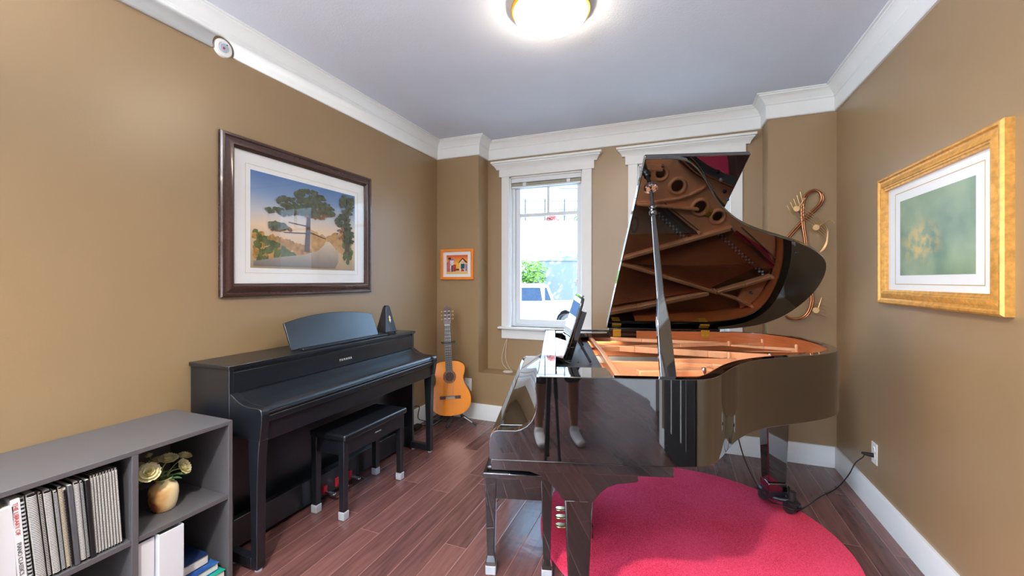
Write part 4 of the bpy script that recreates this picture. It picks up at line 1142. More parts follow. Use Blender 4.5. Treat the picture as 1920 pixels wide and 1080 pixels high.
part(GU, 'neck', MB().frustum((-.030, .030, -.028, .002), (-.026, .026, -.022, .002), .470, .815, T=basis((0, 0, 0), (1, 0, 0), (0, 0, 1), (0, 1, 0))), M['guitarside'], bv=.004)
fbT = basis((0, 0, 0), (1, 0, 0), (0, 0, 1), (0, 1, 0))
part(GU, 'fingerboard', MB().frustum((-.031, .031, .002, .008), (-.026, .026, .002, .008), .390, .815, T=fbT), M['ebonyboard'], bv=.001)
fr = MB(); scl = .650
for k in range(1, 19):
    y = .815 - scl * (1 - 2 ** (-k / 12.0))
    if y < .392: break
    fr.box(-.0295, .0295, y - .001, y + .001, .008, .0092)
part(GU, 'frets', fr, M['steel'], weld=False)
part(GU, 'nut', MB().box(-.026, .026, .814, .819, .002, .011), M['whitepart'])
hdT = Matrix.Translation((0, .818, .002)) @ Matrix.Rotation(math.radians(-12), 4, 'X')
hd = [(-.027, 0), (.027, 0), (.036, .03), (.036, .155), (.028, .168), (.012, .172), (0, .182), (-.012, .172), (-.028, .168), (-.036, .155), (-.036, .03)]
HD = part(GU, 'headstock', MB().prism(hd, -.018, 0, T=hdT), M['guitarside'], bv=.002)
for s in (-1, 1):
    part(HD, 'slot', MB().box(s * .017 - .006, s * .017 + .006, .045, .145, -.0005, .0008, T=hdT), M['hole'])
    for k in range(3):
        y = .058 + .036 * k
        part(HD, 'tuning_peg', MB().cyl(hdT @ Vector((s * .036, y, -.009)), hdT @ Vector((s * .048, y, -.009)), .003, n=8).ball(hdT @ Vector((s * .053, y, -.009)), .008, 10, 6, (.7, 1, 1.2)), M['palegold'])
        part(HD, 'roller', MB().cyl(hdT @ Vector((s * .008, y, .003)), hdT @ Vector((s * .026, y, .003)), .0045, n=10), M['whitepart'])
ss = MB()
for k in range(6):
    x0 = -.0385 + .0154 * k; x1 = -.021 + .0084 * k
    ss.tube([(x0, .168, .012), (x1, .817, .012)], .0006, 4)
part(GU, 'strings', ss, M['nylon'], weld=False)

GS = thing('guitar_stand', 'black tubular folding stand holding up the amber guitar', 'stand', (gc.x, gc.y + .05, 0))
hub = Vector((gc.x - .01, gc.y + .10, .10))
ft = [at_z(893, 796, .018), at_z(806, 799, .018), Vector((gc.x - .02, gc.y - .16, .018))]
ft[2] = at_z(838, 801, .018); ft[1] = at_z(803, 803, .018)
for i, f_ in enumerate(ft):
    st_ = hub + Vector((0, 0, .03))
    l_ = part(GS, 'leg', MB().tube([st_, f_], .0095, 12), M['satinblack'], local=False)
    part(l_, 'foot_cap', MB().tube([f_ + (st_ - f_).normalized() * .03, f_ - (st_ - f_).normalized() * .005], .0125, 12), M['rubber'], local=False)
bk = GT @ Vector((0, .60, -.050))
part(GS, 'post', MB().tube([hub, bk + (bk - hub).normalized() * .08], .010, 12), M['satinblack'], local=False)
yk = GT @ Vector((0, .655, -.012))
part(GS, 'neck_yoke', MB().tube([GT @ Vector((-.055, .660, .012)), GT @ Vector((-.045, .655, -.034)), GT @ Vector((.045, .655, -.034)), GT @ Vector((.062, .662, .012))], .009, 10).tube([GT @ Vector((0, .655, -.034)), bk + Vector((0, 0, .05))], .008, 10).box(-.050, .066, .648, .660, .009, .014, T=GT), M['rubber'], local=False)
cr_ = MB()
for s in (-1, 1):
    cr_.tube([hub + Vector((0, 0, .02)), GT @ Vector((s * .09, -.012, -.10)), GT @ Vector((s * .095, -.012, .010)), GT @ Vector((s * .098, .012, .018))], .009, 10)
part(GS, 'cradle_arm', cr_, M['rubber'], local=False)
d_ = (ft[0] - (hub + Vector((0, 0, .03)))).normalized()
side = d_.cross(Vector((0, 0, 1))).normalized()
nrm = side.cross(d_)
if side.y > 0: side = -side
mid = hub + Vector((0, 0, .03)) + (ft[0] - hub - Vector((0, 0, .03))) * .62
part(GS, 'decal', MB().box(-.045, .045, -.0035, .0035, 0, .0006, T=basis(mid + side * .0097, d_, d_.cross(side) * -1 if d_.cross(side).z < 0 else d_.cross(side), side)), M['whitepart'], local=False, label='white decal on the stand leg')

# loose leads and adaptor on the floor behind the digital piano
ld = thing('power_strip', 'small dark power adaptor with loose leads on the floor behind the digital piano leg', 'adaptor', (-2.12, 3.16, 0))
ap_ = at_z(781, 800, .02)
part(ld, 'adaptor', MB().box(ap_.x - .03, ap_.x + .03, ap_.y - .05, ap_.y + .05, 0, .034), M['rubber'], local=False, bv=.005)
a0 = ap_
part(ld, 'lead', MB().tube(catmull([(a0.x, a0.y + .04, .02), (a0.x + .05, a0.y + .10, .006), (a0.x - .01, a0.y + .18, .006), (a0.x + .10, a0.y + .22, .006), (a0.x - .04, a0.y + .10, .05), (XL + .05, a0.y + .05, .19), (XL + .06, a0.y - .25, .20)], 8), .004, 8).tube(catmull([(a0.x + .02, a0.y + .05, .02), (a0.x + .09, a0.y + .12, .006), (a0.x + .03, a0.y + .24, .006), (a0.x + .15, a0.y + .27, .006), (a0.x + .16, a0.y + .36, .10), (-2.02, YB - .05, .28), (-1.93, YB - .03, .30)], 8), .003, 8), M['rubber'], local=False)
part(ld, 'plug', MB().tube([(-1.93, YB - .035, .302), (-1.896, YB - .010, .304)], [.008, .014], 10), M['rubber'], local=False)

# ================================================================== CUBE SHELF
SX0, SX1, SY0, SY1, SZ = -2.246, -1.832, .555, 1.262, .718
SH = thing('cube_shelf', 'low grey open shelf with four compartments at the near end of the left wall', 'shelf', (-2.04, .91, 0))
sp = lambda n, mb, m=M['shelf'], **k: part(SH, n, mb, m, local=False, **k)
sp('top_board', MB().box(SX0, SX1, SY0, SY1, SZ - .018, SZ), bv=.0015)
sp('bottom_board', MB().box(SX0, SX1, SY0 + .016, SY1 - .016, .018, .036), bv=.001)
sp('plinth', MB().box(SX0, SX1 - .03, SY0 + .016, SY1 - .016, 0, .018))
for y in (SY0, SY1 - .018):
    sp('side_board', MB().box(SX0, SX1, y, y + .018, 0, SZ - .018), bv=.0015)
sp('divider', MB().box(SX0 + .006, SX1, .895, .915, .036, SZ - .018), bv=.001)
sp('shelf_board', MB().box(SX0 + .006, SX1 - .004, SY0 + .018, .895, .376, .394), bv=.001)
sp('shelf_board', MB().box(SX0 + .006, SX1 - .004, .915, SY1 - .019, .376, .394), bv=.001)
sp('back_board', MB().box(SX0, SX0 + .006, SY0 + .018, SY1 - .018, .036, SZ - .018), M['shelfback'])

# --- books on the upper left shelf: spines face the room (+x), leaning towards the camera's left
LEAN = math.radians(4.6)
XS = SX1 - .010                       # spine plane
ZS = .3945
def book_T(y, ang, x=XS): return Matrix.Translation((x, y, ZS)) @ Matrix.Rotation(ang, 4, 'X')
GB = 'books on the upper left shelf'
def plain_book(label, y, w, h, m, ang, name='book', depth=.22):
    t = thing(name, label, 'book', T=book_T(y, ang), group=GB)
    part(t, 'cover', MB().box(-depth, 0, 0, w, 0, h), m, bv=.002)
    part(t, 'pages', MB().box(-depth + .004, -.004, .002, w - .002, h, h + .0008), M['page'])
    return t
def comb_book(label, y, w, h, cover, comb, ang, rings=46, ringw=.55, bulge=.86):
    t = thing('spiral_bound_book', label, 'book', T=book_T(y, ang), group=GB)
    part(t, 'cover', MB().box(-.222, -.010, 0, w * .12, 0, h).box(-.222, -.010, w * .88, w, 0, h), cover)
    part(t, 'pages', MB().box(-.220, -.012, w * .13, w * .87, .002, h - .003), M['page'])
    part(t, 'comb_spine', MB().tube([(-.006, w / 2, .006), (-.006, w / 2, h - .006)], max(.0018, w * .5 * bulge * .72), 12), M['combblack'])
    cb = MB(); r = w * .5 * bulge; pitch = (h - .016) / rings
    for i in range(rings):
        z = .010 + pitch * i
        n = 5; vs = []; fs = []
        for k in range(n + 1):
            a = -PI / 2 + PI * k / n
            x, yy = -.006 + r * math.cos(a) * 1.0, w / 2 + r * math.sin(a)
            vs += [(x, yy, z), (x, yy, z + pitch * ringw)]
        for k in range(n): fs.append((2 * k, 2 * k + 2, 2 * k + 3, 2 * k + 1))
        cb.add(vs, fs)
    part(t, 'comb_binding', cb, comb, weld=True, smooth=60)
    return t
plain_book('wide plain white binder at the near end of the book row', .578, .0395, .268, M['binder'], LEAN * .35, 'binder')
lb = plain_book('white music book with red and grey spine lettering', .6205, .020, .286, M['whitepaper'], LEAN * .8)
LT2 = WM[lb] @ basis((.0012, .0085, .276), (0, 0, -1), (0, 1, 0), (1, 0, 0))
text_part(lb, 'lettering', 'THE LIBRARY OF', .0135, M['redink'], LT2, extrude=.0002, align='LEFT')
LT3 = WM[lb] @ basis((.0012, .0085, .152), (0, 0, -1), (0, 1, 0), (1, 0, 0))
text_part(lb, 'lettering', 'PIANO CLASSICS', .0135, M['greyink'], LT3, extrude=.0002, align='LEFT')
y = .6425
comb_book('spiral bound book with coarse black and silver comb beside the lettered spine', y, .013, .284, M['combgrey'], M['combgrey'], LEAN, 22, .5); y += .0145
comb_book('thickest spiral bound book in the row, with a wide white comb', y, .027, .288, M['blackcover'], M['combwhite'], LEAN * 1.05, 50, .55); y += .028
comb_book('thin black spiral book pressed against the thickest comb book', y, .0085, .284, M['blackcover'], M['combwhite'], LEAN * 1.05, 48, .4); y += .0095
comb_book('second thickest spiral book with a wide white comb and black cover', y, .021, .282, M['blackcover'], M['combwhite'], LEAN * 1.05, 50, .55); y += .022
comb_book('slim spiral book with silver comb between wide comb books', y, .0105, .272, M['blackcover'], M['combgrey'], LEAN * 1.0, 52, .55); y += .0112
comb_book('spiral book with cream coloured comb', y, .0115, .280, M['blackcover'], M['combcream'], LEAN * 1.0, 50, .55); y += .0122
comb_book('narrow spiral book with coarse black and white comb next to the cream comb', y, .0075, .268, M['whitepaper'], M['combblack'], LEAN * 1.0, 26, .5); y += .0082
plain_book('plain grey backed book between the spiral books', y, .0125, .272, M['greycover'], LEAN * .95); y += .0135
comb_book('white combed spiral book just past the grey backed book', y, .0165, .278, M['blackcover'], M['combwhite'], LEAN * .9, 50, .55); y += .0172
comb_book('slim silver combed spiral book before the dark gap', y, .0085, .276, M['blackcover'], M['combgrey'], LEAN * .9, 48, .5); y += .0092
plain_book('plain black backed book before the run of thin spiral books', y, .0125, .270, M['blackcover'], LEAN * .8); y += .0135
proto = None
for k in range(9):
    lab = 'one of the uniform thin white combed spiral books filling the far end of the row'
    if proto is None:
        proto = comb_book(lab, y, .0078, .280, M['blackcover'], M['combwhite'], LEAN * .72, 54, .6, .66); pT = WM[proto]
    else:
        c = copy_tree(proto); c.matrix_world = book_T(y, LEAN * .72); WM[c] = c.matrix_world.copy()
    y += .0083

# --- lower right compartment
GBB = 'binders in the lower right compartment'
def binder(label, y0, y1, h, x):
    t = thing('binder', label, 'binder', (x, y0, .0365), group=GBB)
    w = y1 - y0
    part(t, 'cover', MB().box(-.27, 0, 0, .003, 0, h).box(-.27, 0, w - .003, w, 0, h).box(-.004, 0, .003, w - .003, 0, h), M['binder'], bv=.001)
    part(t, 'pages', MB().box(-.262, -.02, .006, w - .012, .006, h - .022), M['page'])
    part(t, 'binder_ring', MB().tube([(-.012, w * .3 + .010 * math.cos(a), h - .035 + .014 * math.sin(a)) for a in [2 * PI * i / 16 for i in range(16)]], .0015, 6, closed=True), M['chrome'])
    return t
binder('narrower white ring binder beside the shelf divider', .9175, .9740, .325, SX1 - .018)
binder('wider white ring binder in front of the stacked books', .9780, 1.0640, .331, SX1 + .003)
def flat_book(label, x0, x1, y0, y1, z0, z1, m, rz=0.0):
    cx, cy = (x0 + x1) / 2, (y0 + y1) / 2
    t = thing('book', label, 'book', (cx, cy, z0), rz, group='stacked books in the lower right compartment')
    hx, hy, h = (x1 - x0) / 2, (y1 - y0) / 2, z1 - z0
    part(t, 'cover', MB().box(-hx, hx, -hy, hy, 0, .003).box(-hx, hx, -hy, hy, h - .003, h).box(-hx, hx, -hy, -hy + .003, .003, h - .003), m, bv=.001)
    part(t, 'pages', MB().box(-hx + .004, hx - .004, -hy + .003, hy - .004, .003, h - .003), M['page'])
    return t
wave = ramp_mat('blue_wave_cover', [(0, (16, 58, 130)), (.4, (30, 96, 176)), (.6, (90, 160, 214)), (1, (20, 70, 150))], 'X', -.12, .12, .9, 12)
flat_book('teal covered book at the bottom of the stack in the lower compartment', -2.10, -1.840, 1.068, 1.236, .0365, .072, M['teal'])
flat_book('blue wave patterned book in the middle of the stack', -2.11, -1.866, 1.068, 1.226, .0725, .104, wave)
flat_book('navy cloth covered book on top of the stack', -2.12, -1.900, 1.067, 1.206, .1045, .146, M['navy'])

# --- vase and flowers
VX, VY = -1.968, 1.068
VA = solo('vase', 'small brown and cream glazed ceramic vase on the shelf', 'vase', MB().lathe([(.001, .0), (.034, .0), (.040, .006), (.047, .030), (.051, .060), (.050, .085), (.044, .100), (.032, .108), (.026, .112), (.025, .120), (.031, .128), (.029, .129), (.022, .121), (.022, .112), (.001, .108)], c=(VX, VY, .3945), n=40), M['vase'], loc=(VX, VY, .3945), smooth=60)
GFL = 'artificial cream flowers in the vase'
def flower(label, tip, r, tiltv, seed, size=1.0, bud=False):
    rd = random.Random(seed)
    base = Vector((VX + rd.uniform(-.008, .008), VY + rd.uniform(-.008, .008), .515)); tip = Vector(tip)
    t = thing('flower', label, 'flower', base, group=GFL)
    mid = (base + tip) / 2 + Vector((rd.uniform(-.01, .01), rd.uniform(-.01, .01), .01))
    low = Vector((VX + rd.uniform(-.006, .006), VY + rd.uniform(-.006, .006), .506))
    part(t, 'stem', MB().tube(catmull([tuple(low), tuple(base), tuple(mid), tuple(tip)], 5), .0024, 7), M['stem'], local=False)
    ax_ = Vector(tiltv).normalized(); x_ = ax_.orthogonal().normalized(); y_ = ax_.cross(x_)
    B = basis(tip, x_, y_, ax_)
    bl_ = MB()
    for layer, (cnt, rr, el, hz) in enumerate(((9, 1.0, .30, 0), (8, .85, .55, .002), (7, .66, .85, .004), (6, .46, 1.15, .005), (4, .28, 1.4, .006))):
        for i in range(cnt):
            a = 2 * PI * (i + .5 * layer) / cnt + rd.uniform(-.15, .15)
            ca, sa = math.cos(a), math.sin(a); L_ = r * rr * size; w_ = L_ * .52
            rows = []
            for q in range(4):
                f = q / 3.0; rad = L_ * f * math.cos(el * (.4 + .6 * f)); z = hz + L_ * f * math.sin(el * (.4 + .6 * f)); wd = w_ * (math.sin(PI * min(.86, .16 + .70 * f)))
                for s in (-1, 0, 1):
                    px, py = rad * ca - s * wd * sa, rad * sa + s * wd * ca
                    rows.append(B @ Vector((px, py, z + (0.004 * abs(s) * f))))
            fs = [(q * 3 + s, q * 3 + s + 1, (q + 1) * 3 + s + 1, (q + 1) * 3 + s) for q in range(3) for s in range(2)]
            bl_.add(rows, fs)
    part(t, 'bloom', bl_, M['cream'], local=False, weld=False, smooth=180)
    lf = MB()
    for k in range(2 if not bud else 1):
        p = base.lerp(tip, .15 + .35 * k); dirv = Vector((rd.uniform(-.3, 1), rd.uniform(-1, 1), rd.uniform(-.1, .35))).normalized()
        sdv = dirv.cross(Vector((0, 0, 1))).normalized(); Lf = .046
        rows = []
        for q in range(5):
            f = q / 4; w_ = .011 * math.sin(PI * (.08 + .9 * f)); c_ = p + dirv * Lf * f + Vector((0, 0, -.012 * f * f))
            rows += [c_ - sdv * w_, c_ + Vector((0, 0, -.002)), c_ + sdv * w_]
        lf.add(rows, [(q * 3 + s, q * 3 + s + 1, (q + 1) * 3 + s + 1, (q + 1) * 3 + s) for q in range(4) for s in range(2)])
    part(t, 'leaf', lf, M['leaf'], local=False, weld=False, smooth=180)
    return t
def fp(u, v, x):
    d_ = ray(u, v); k = x / d_.x; return (d_.x * k, d_.y * k, CAM_H + d_.z * k)
flower('large cream flower at the front of the bunch tilted towards the room', fp(278, 888, -1.920), .040, (.75, -.25, .65), 1)
flower('cream flower drooping on the far side of the bunch towards the piano', fp(341, 877, -1.945), .036, (.7, .5, .5), 2)
flower('flat opened cream flower standing highest nearest the piano', fp(345, 858, -1.985), .032, (.2, .25, .95), 3, .9)
flower('cream flower upright in the middle of the bunch', fp(315, 864, -1.965), .036, (.25, 0, .95), 4)
flower('cream flower hanging behind the divider side of the bunch', fp(262, 886, -2.000), .040, (.1, -.75, .5), 5)
flower('smaller cream flower behind the upright middle bloom', fp(294, 868, -2.030), .032, (-.1, -.2, .95), 6)
flower('tiny cream bud at the back of the bunch', fp(281, 856, -2.045), .016, (-.1, -.3, .95), 7, .9, True)

# ================================================================== TREBLE CLEF SCULPTURE
TCy = YB - .030
TC = thing('treble_clef_sculpture', 'copper treble clef wall sculpture with music notes in the back corner', 'wall art', (.86, YB, 1.5))
SCL = 1 / 3.855
def cl(px, py, y=TCy): return tuple(at_y(1420 + px * SCL, 340 + py * SCL, y))
clef = [(205, 972), (235, 990), (285, 993), (335, 975), (368, 935), (386, 880), (388, 830), (370, 640), (348, 470), (325, 310), (318, 200), (332, 125), (365, 82), (410, 63), (448, 78), (463, 118), (448, 160), (405, 205), (350, 258), (300, 310), (250, 365), (205, 420), (150, 500), (118, 600), (135, 700), (200, 770), (290, 790), (380, 755), (425, 680), (410, 600), (350, 560), (280, 580), (255, 640), (280, 695)]
pts = catmull([cl(*p) for p in clef], 5)
part(TC, 'clef', MB().tube(pts, .0082, 10), M['copper'], local=False)
off = [(p[0] + 14, p[1] + 6) for p in clef]
part(TC, 'clef_edge', MB().tube(catmull([cl(*p, y=TCy + .006) for p in off], 5), .0062, 10), M['copper'], local=False)
for k in range(5):
    f = k / 4.0
    w = [(215 + 95 * f, 175 - 100 * f), (240 + 85 * f, 215 - 75 * f), (290 + 50 * f, 250 - 60 * f), (380 + 35 * f, 300 - 55 * f), (450 + 30 * f, 365 - 60 * f), (490 + 18 * f, 400 - 50 * f), (500 + 10 * f, 430 - 20 * f), (470 + 30 * f, 490 - 30 * f), (420 + 40 * f, 530 - 20 * f), (360 + 30 * f, 480 + 20 * f)]
    part(TC, 'staff_wire', MB().tube(catmull([cl(*p, y=TCy - .012) for p in w], 5), .0022, 6), M['palegold'], local=False)
for k in range(4):
    part(TC, 'staff_wire', MB().tube([cl(380, 870 + 26 * k, YB - .012), cl(440, 880 + 26 * k, YB - .012), cl(498, 905 + 26 * k, YB - .012)], .0016, 6), M['palegold'], local=False)
def note(px, py, stem, flag):
    c = Vector(cl(px, py, TCy - .025)); T_ = basis(c, (1, 0, 0), (0, 0, 1), (0, -1, 0))
    n_ = part(TC, 'note', MB().lathe([(.001, -.004), (.020, -.004), (.023, 0), (.020, .004), (.001, .004)], n=24, T=T_), M['palegold'], local=False)
    if stem:
        part(n_, 'note_stem', MB().tube([cl(px + 14, py - 8, TCy - .025), cl(*stem, TCy - .025)] + ([cl(*flag, TCy - .025)] if flag else []), .0035, 8), M['palegold'], local=False)
note(283, 198, (345, 120), None)
note(424, 334, (525, 280), (558, 300))
note(424, 932, (465, 842), (506, 846))
for px, py in ((330, 240), (340, 500), (375, 900)):
    part(TC, 'wall_peg', MB().tube([cl(px, py, TCy), cl(px, py, YB)], .004, 8), M['copper'], local=False)

# ================================================================== PHOTOGRAPHER AND TRIPOD (seen mirrored in the piano side)
TP = thing('camera_tripod', 'slim black camera tripod facing the piano', 'tripod', (0, -.09, 0))
top = Vector((0, -.10, 1.20))
for fx, fy in ((-.055, -.06), (.050, -.055), (-.01, -.16)):
    f_ = Vector((fx, fy, .012))
    l_ = part(TP, 'leg', MB().tube([f_, f_.lerp(top, .38), f_.lerp(top, .38), f_.lerp(top, .98)], [.011, .012, .016, .017], 12), M['satinblack'], local=False)
    part(l_, 'foot', MB().ball(f_, .015, 10, 6), M['rubber'], local=False)
part(TP, 'head', MB().cyl((0, -.10, 1.15), (0, -.10, 1.27), .026, n=18).cyl((-.045, -.10, 1.235), (.045, -.10, 1.235), .012), M['satinblack'], local=False)
CA = thing('camera', 'black camera mounted on the slim tripod', 'camera', (0, -.09, 1.27), YAW)
part(CA, 'body', MB().box(-.068, .068, -.055, .005, .012, .105).frustum((-.03, .03, -.05, .0), (-.022, .022, -.045, -.01), .105, .128), M['screen'], bv=.006)
part(CA, 'lens', MB().lathe([(.036, 0), (.036, .05), (.030, .052), (.001, .045)], c=(0, .005, .065), n=28, T=basis((0, 0, 0), (1, 0, 0), (0, 0, -1), (0, 1, 0))), M['screen'])
part(CA, 'base_plate', MB().box(-.03, .03, -.05, .0, 0, .012), M['satinblack'])

def skin_obj(parent, name, verts, edges, m, sub=2):
    me = bpy.data.meshes.new(name); me.from_pydata([v[0] for v in verts], edges, [])
    o = bpy.data.objects.new(name, me); COL.objects.link(o)
    if parent is not None:
        o.parent = parent; me.transform(WM[root_of(parent)].inverted())
    sk = o.modifiers.new('skin', 'SKIN'); sk.use_smooth_shade = True
    if not me.skin_vertices:
        bpy.context.view_layer.objects.active = o
        with bpy.context.temp_override(object=o, active_object=o): bpy.ops.mesh.customdata_skin_add()
    for i, v in enumerate(verts):
        r = v[1]; me.skin_vertices[0].data[i].radius = (r, r) if not isinstance(r, tuple) else r
    me.skin_vertices[0].data[0].use_root = True
    s_ = o.modifiers.new('sub', 'SUBSURF'); s_.levels = sub; s_.render_levels = sub
    me.materials.append(m)
    return o
PX, PY = .14, -.46
body_v = [((PX, PY, .93), (.150, .105)), ((PX, PY - .01, 1.12), (.135, .095)), ((PX, PY - .01, 1.32), (.155, .10)), ((PX, PY, 1.43), (.11, .075)), ((PX, PY + .01, 1.50), .052), ((PX, PY + .02, 1.56), .055),
          ((PX, PY + .025, 1.63), (.070, .088)), ((PX, PY + .025, 1.70), (.076, .092)), ((PX, PY + .02, 1.76), (.055, .066)),
          ((PX - .095, PY, .88), .082), ((PX - .135, PY + .01, .50), .056), ((PX - .140, PY - .012, .36), .054), ((PX - .145, PY - .005, .12), .034), ((PX - .146, PY + .0, .062), .036), ((PX - .152, PY + .10, .034), (.036, .026)), ((PX - .156, PY + .165, .026), (.032, .020)),
          ((PX + .095, PY, .88), .082), ((PX + .140, PY + .02, .50), .056), ((PX + .145, PY + .01, .36), .054), ((PX + .150, PY + .02, .12), .034), ((PX + .150, PY + .03, .062), .036), ((PX + .155, PY + .13, .034), (.036, .026)), ((PX + .158, PY + .195, .026), (.032, .020)),
          ((PX - .185, PY, 1.40), .058), ((PX - .235, PY + .03, 1.13), .042), ((PX - .13, PY + .22, 1.20), .034), ((PX - .105, PY + .27, 1.22), (.028, .018)),
          ((PX + .185, PY, 1.40), .058), ((PX + .235, PY + .03, 1.13), .042), ((PX + .03, PY + .21, 1.20), .034), ((PX - .005, PY + .255, 1.22), (.028, .018))]
body_e = [(0, 1), (1, 2), (2, 3), (3, 4), (4, 5), (5, 6), (6, 7), (7, 8), (0, 9), (9, 10), (10, 11), (11, 12), (12, 13), (13, 14), (14, 15), (0, 16), (16, 17), (17, 18), (18, 19), (19, 20), (20, 21), (21, 22), (3, 23), (23, 24), (24, 25), (25, 26), (3, 27), (27, 28), (28, 29), (29, 30)]
# fingers: five chains per hand rooted in the palm
def fingers(palm_i, px_, py_, pz_, s):
    for k in range(5):
        if k < 4:
            a = Vector((px_ + s * (-.018 + .012 * k), py_ + .012, pz_ + .004)); L_ = (.062, .072, .068, .052)[k]
            c1 = a + Vector((s * .004 * (k - 1.5), L_ * .5, .012)); c2 = c1 + Vector((0, L_ * .32, -.018)); c3 = c2 + Vector((0, L_ * .05, -.022))
        else:
            a = Vector((px_ - s * .024, py_ - .010, pz_)); c1 = a + Vector((-s * .014, .022, .006)); c2 = c1 + Vector((s * .002, .024, -.004)); c3 = c2 + Vector((s * .006, .012, -.006))
        i0 = len(body_v)
        body_v.extend([(tuple(a), .0095), (tuple(c1), .009), (tuple(c2), .0082), (tuple(c3), .0072)])
        body_e.extend([(palm_i, i0), (i0, i0 + 1), (i0 + 1, i0 + 2), (i0 + 2, i0 + 3)])
fingers(26, PX - .105, PY + .27, 1.22, -1)
fingers(30, PX - .005, PY + .255, 1.22, 1)
PE = thing('person', 'person in dark shorts and white socks standing behind the tripod', 'person', (PX, PY, 0))
skin_obj(PE, 'body', body_v, body_e, M['skin'])
hd_ = Vector((PX, PY + .03, 1.665))
face = MB()
face.ball(hd_ + Vector((0, .093, -.012)), .016, 10, 6, (.8, 1.1, 1.5))
for s in (-1, 1):
    face.ball(hd_ + Vector((s * .080, 0, -.005)), .026, 10, 6, (.4, .7, 1.1))
part(PE, 'nose', face, M['skin'], local=False)
for s in (-1, 1):
    e_ = part(PE, 'eye', MB().ball(hd_ + Vector((s * .032, .078, .020)), .012, 12, 8), M['whitepart'], local=False)
    part(e_, 'iris', MB().ball(hd_ + Vector((s * .032, .0865, .020)), .0055, 10, 6), M['hair'], local=False)
part(PE, 'mouth', MB().ball(hd_ + Vector((0, .082, -.052)), .022, 12, 6, (1, .35, .3)), mat('lip', (150, 84, 76), .5), local=False)
part(PE, 'hair', MB().ball(hd_ + Vector((0, -.034, .052)), .092, 20, 12, (.92, 1.02, .98)), M['hair'], local=False)
skin_obj(PE, 'shirt', [((PX, PY, .86), (.178, .132)), ((PX, PY - .01, 1.12), (.152, .112)), ((PX, PY - .01, 1.32), (.172, .115)), ((PX, PY, 1.43), (.125, .088)), ((PX - .188, PY, 1.40), .072), ((PX - .222, PY + .01, 1.22), .060), ((PX + .188, PY, 1.40), .072), ((PX + .222, PY + .01, 1.22), .060)], [(0, 1), (1, 2), (2, 3), (3, 4), (4, 5), (3, 6), (6, 7)], M['shirt'])
part(PE, 'shirt_front', MB().lathe([(.196, .78), (.190, .90), (.176, 1.04), (.178, 1.20), (.190, 1.32), (.168, 1.42), (.090, 1.485)], c=(PX, PY, 0), n=32, T=Matrix.Diagonal((1, .74, 1, 1)), caps=False), M['shirt'], local=False, smooth=70)
skin_obj(PE, 'shorts', [((PX, PY, .90), (.140, .100)), ((PX - .098, PY, .84), .102), ((PX - .132, PY + .008, .56), .082), ((PX - .136, PY + .008, .47), .080), ((PX + .098, PY, .84), .102), ((PX + .134, PY + .015, .56), .082), ((PX + .140, PY + .015, .47), .080)], [(0, 1), (1, 2), (2, 3), (0, 4), (4, 5), (5, 6)], M['shorts'])
for s, dy in ((-1, 0.0), (1, .03)):
    bx_ = PX + s * .148; by_ = PY + dy
    skin_obj(PE, 'sock', [((bx_, by_, .135), .042), ((bx_, by_, .068), .044), ((bx_ + s * .005, by_ + .10, .038), (.044, .034)), ((bx_ + s * .009, by_ + .180, .030), (.040, .027))], [(0, 1), (1, 2), (2, 3)], M['sock'])

# ================================================================== OUTSIDE
def out(u, v, D):
    d_ = ray(u, v); return Vector((0, 0, CAM_H)) + d_ * D
GZ = -.66
RV = Vector((CY, SY, 0)); FV = Vector((-SY, CY, 0))           # street axes: along the view's right and away
SB = basis((0, 0, GZ), RV, FV, (0, 0, 1))                      # street frame: x along the street, y distance, z up
struct('ground', MB().box(-40, 40, 5.2, 60, -.2, 0, T=SB), M['asphalt'])
struct('path', MB().box(-40, 40, 5.4, 8.6, -.05, .14, T=SB), M['sidewalk'])
# retaining wall
struct('wall_street', MB().box(-24, 26, 20.0, 20.4, 0, 4.86, T=SB).box(-24, 26, 19.96, 20.0, 2.93, 2.99, T=SB), M['stucco'])
struct('wall_terrace', MB().box(-24, 26, 20.4, 30, 0, 4.80, T=SB), M['stuccogrey'])
fc = thing('street_fence', 'thin dark wire fence on top of the white street wall', 'fence', T=SB)
for i in range(18):
    x = -6 + .95 * i
    part(fc, 'post', MB().cyl((x, 20.25, 4.86), (x, 20.25, 5.95), .030, n=8), M['tyre'])
part(fc, 'rail', MB().tube([(-7, 20.25, 5.85), (11, 20.25, 5.85)], .018, 6).tube([(-7, 20.25, 5.45), (11, 20.25, 5.45)], .010, 6).tube([(-7, 20.25, 5.1), (11, 20.25, 5.1)], .010, 6), M['tyre'])
def house(label, x0, x1, y0, h, wins, m):
    t = thing('house', label, 'house', T=SB)
    part(t, 'wall', MB().box(x0, x1, y0, y0 + 5, 4.2, h), m)
    part(t, 'roof', MB().prism([(y0 - .4, h), (y0 + 2.5, h + 1.2), (y0 + 5.4, h)], x0 - .4, x1 + .4, axis='x'), M['stuccogrey'])
    for a, b_, c_, d_ in wins:
        w_ = part(t, 'window', MB().box(a - .08, b_ + .08, y0 - .06, y0, c_ - .08, d_ + .08), M['whitepart'])
        part(w_, 'pane', MB().box(a, b_, y0 - .07, y0 - .06, c_, d_), M['pane'])
    return t
house('white house with square windows up on the terrace behind the fence', -1.2, 4.6, 25.0, 9.6, [(-.4, .35, 5.2, 6.5), (1.15, 1.95, 5.1, 6.0), (2.75, 3.25, 5.3, 6.6), (3.85, 4.35, 5.3, 6.4), (.0, 1.0, 7.6, 8.8), (2.9, 3.9, 7.6, 8.8)], M['stucco'])
house('pale grey house further along the terrace behind the fence', 5.6, 12.0, 25.4, 8.8, [(6.2, 7.2, 5.4, 6.6), (8.2, 9.2, 5.4, 6.6), (10.2, 11.2, 5.4, 6.6)], M['stuccogrey'])

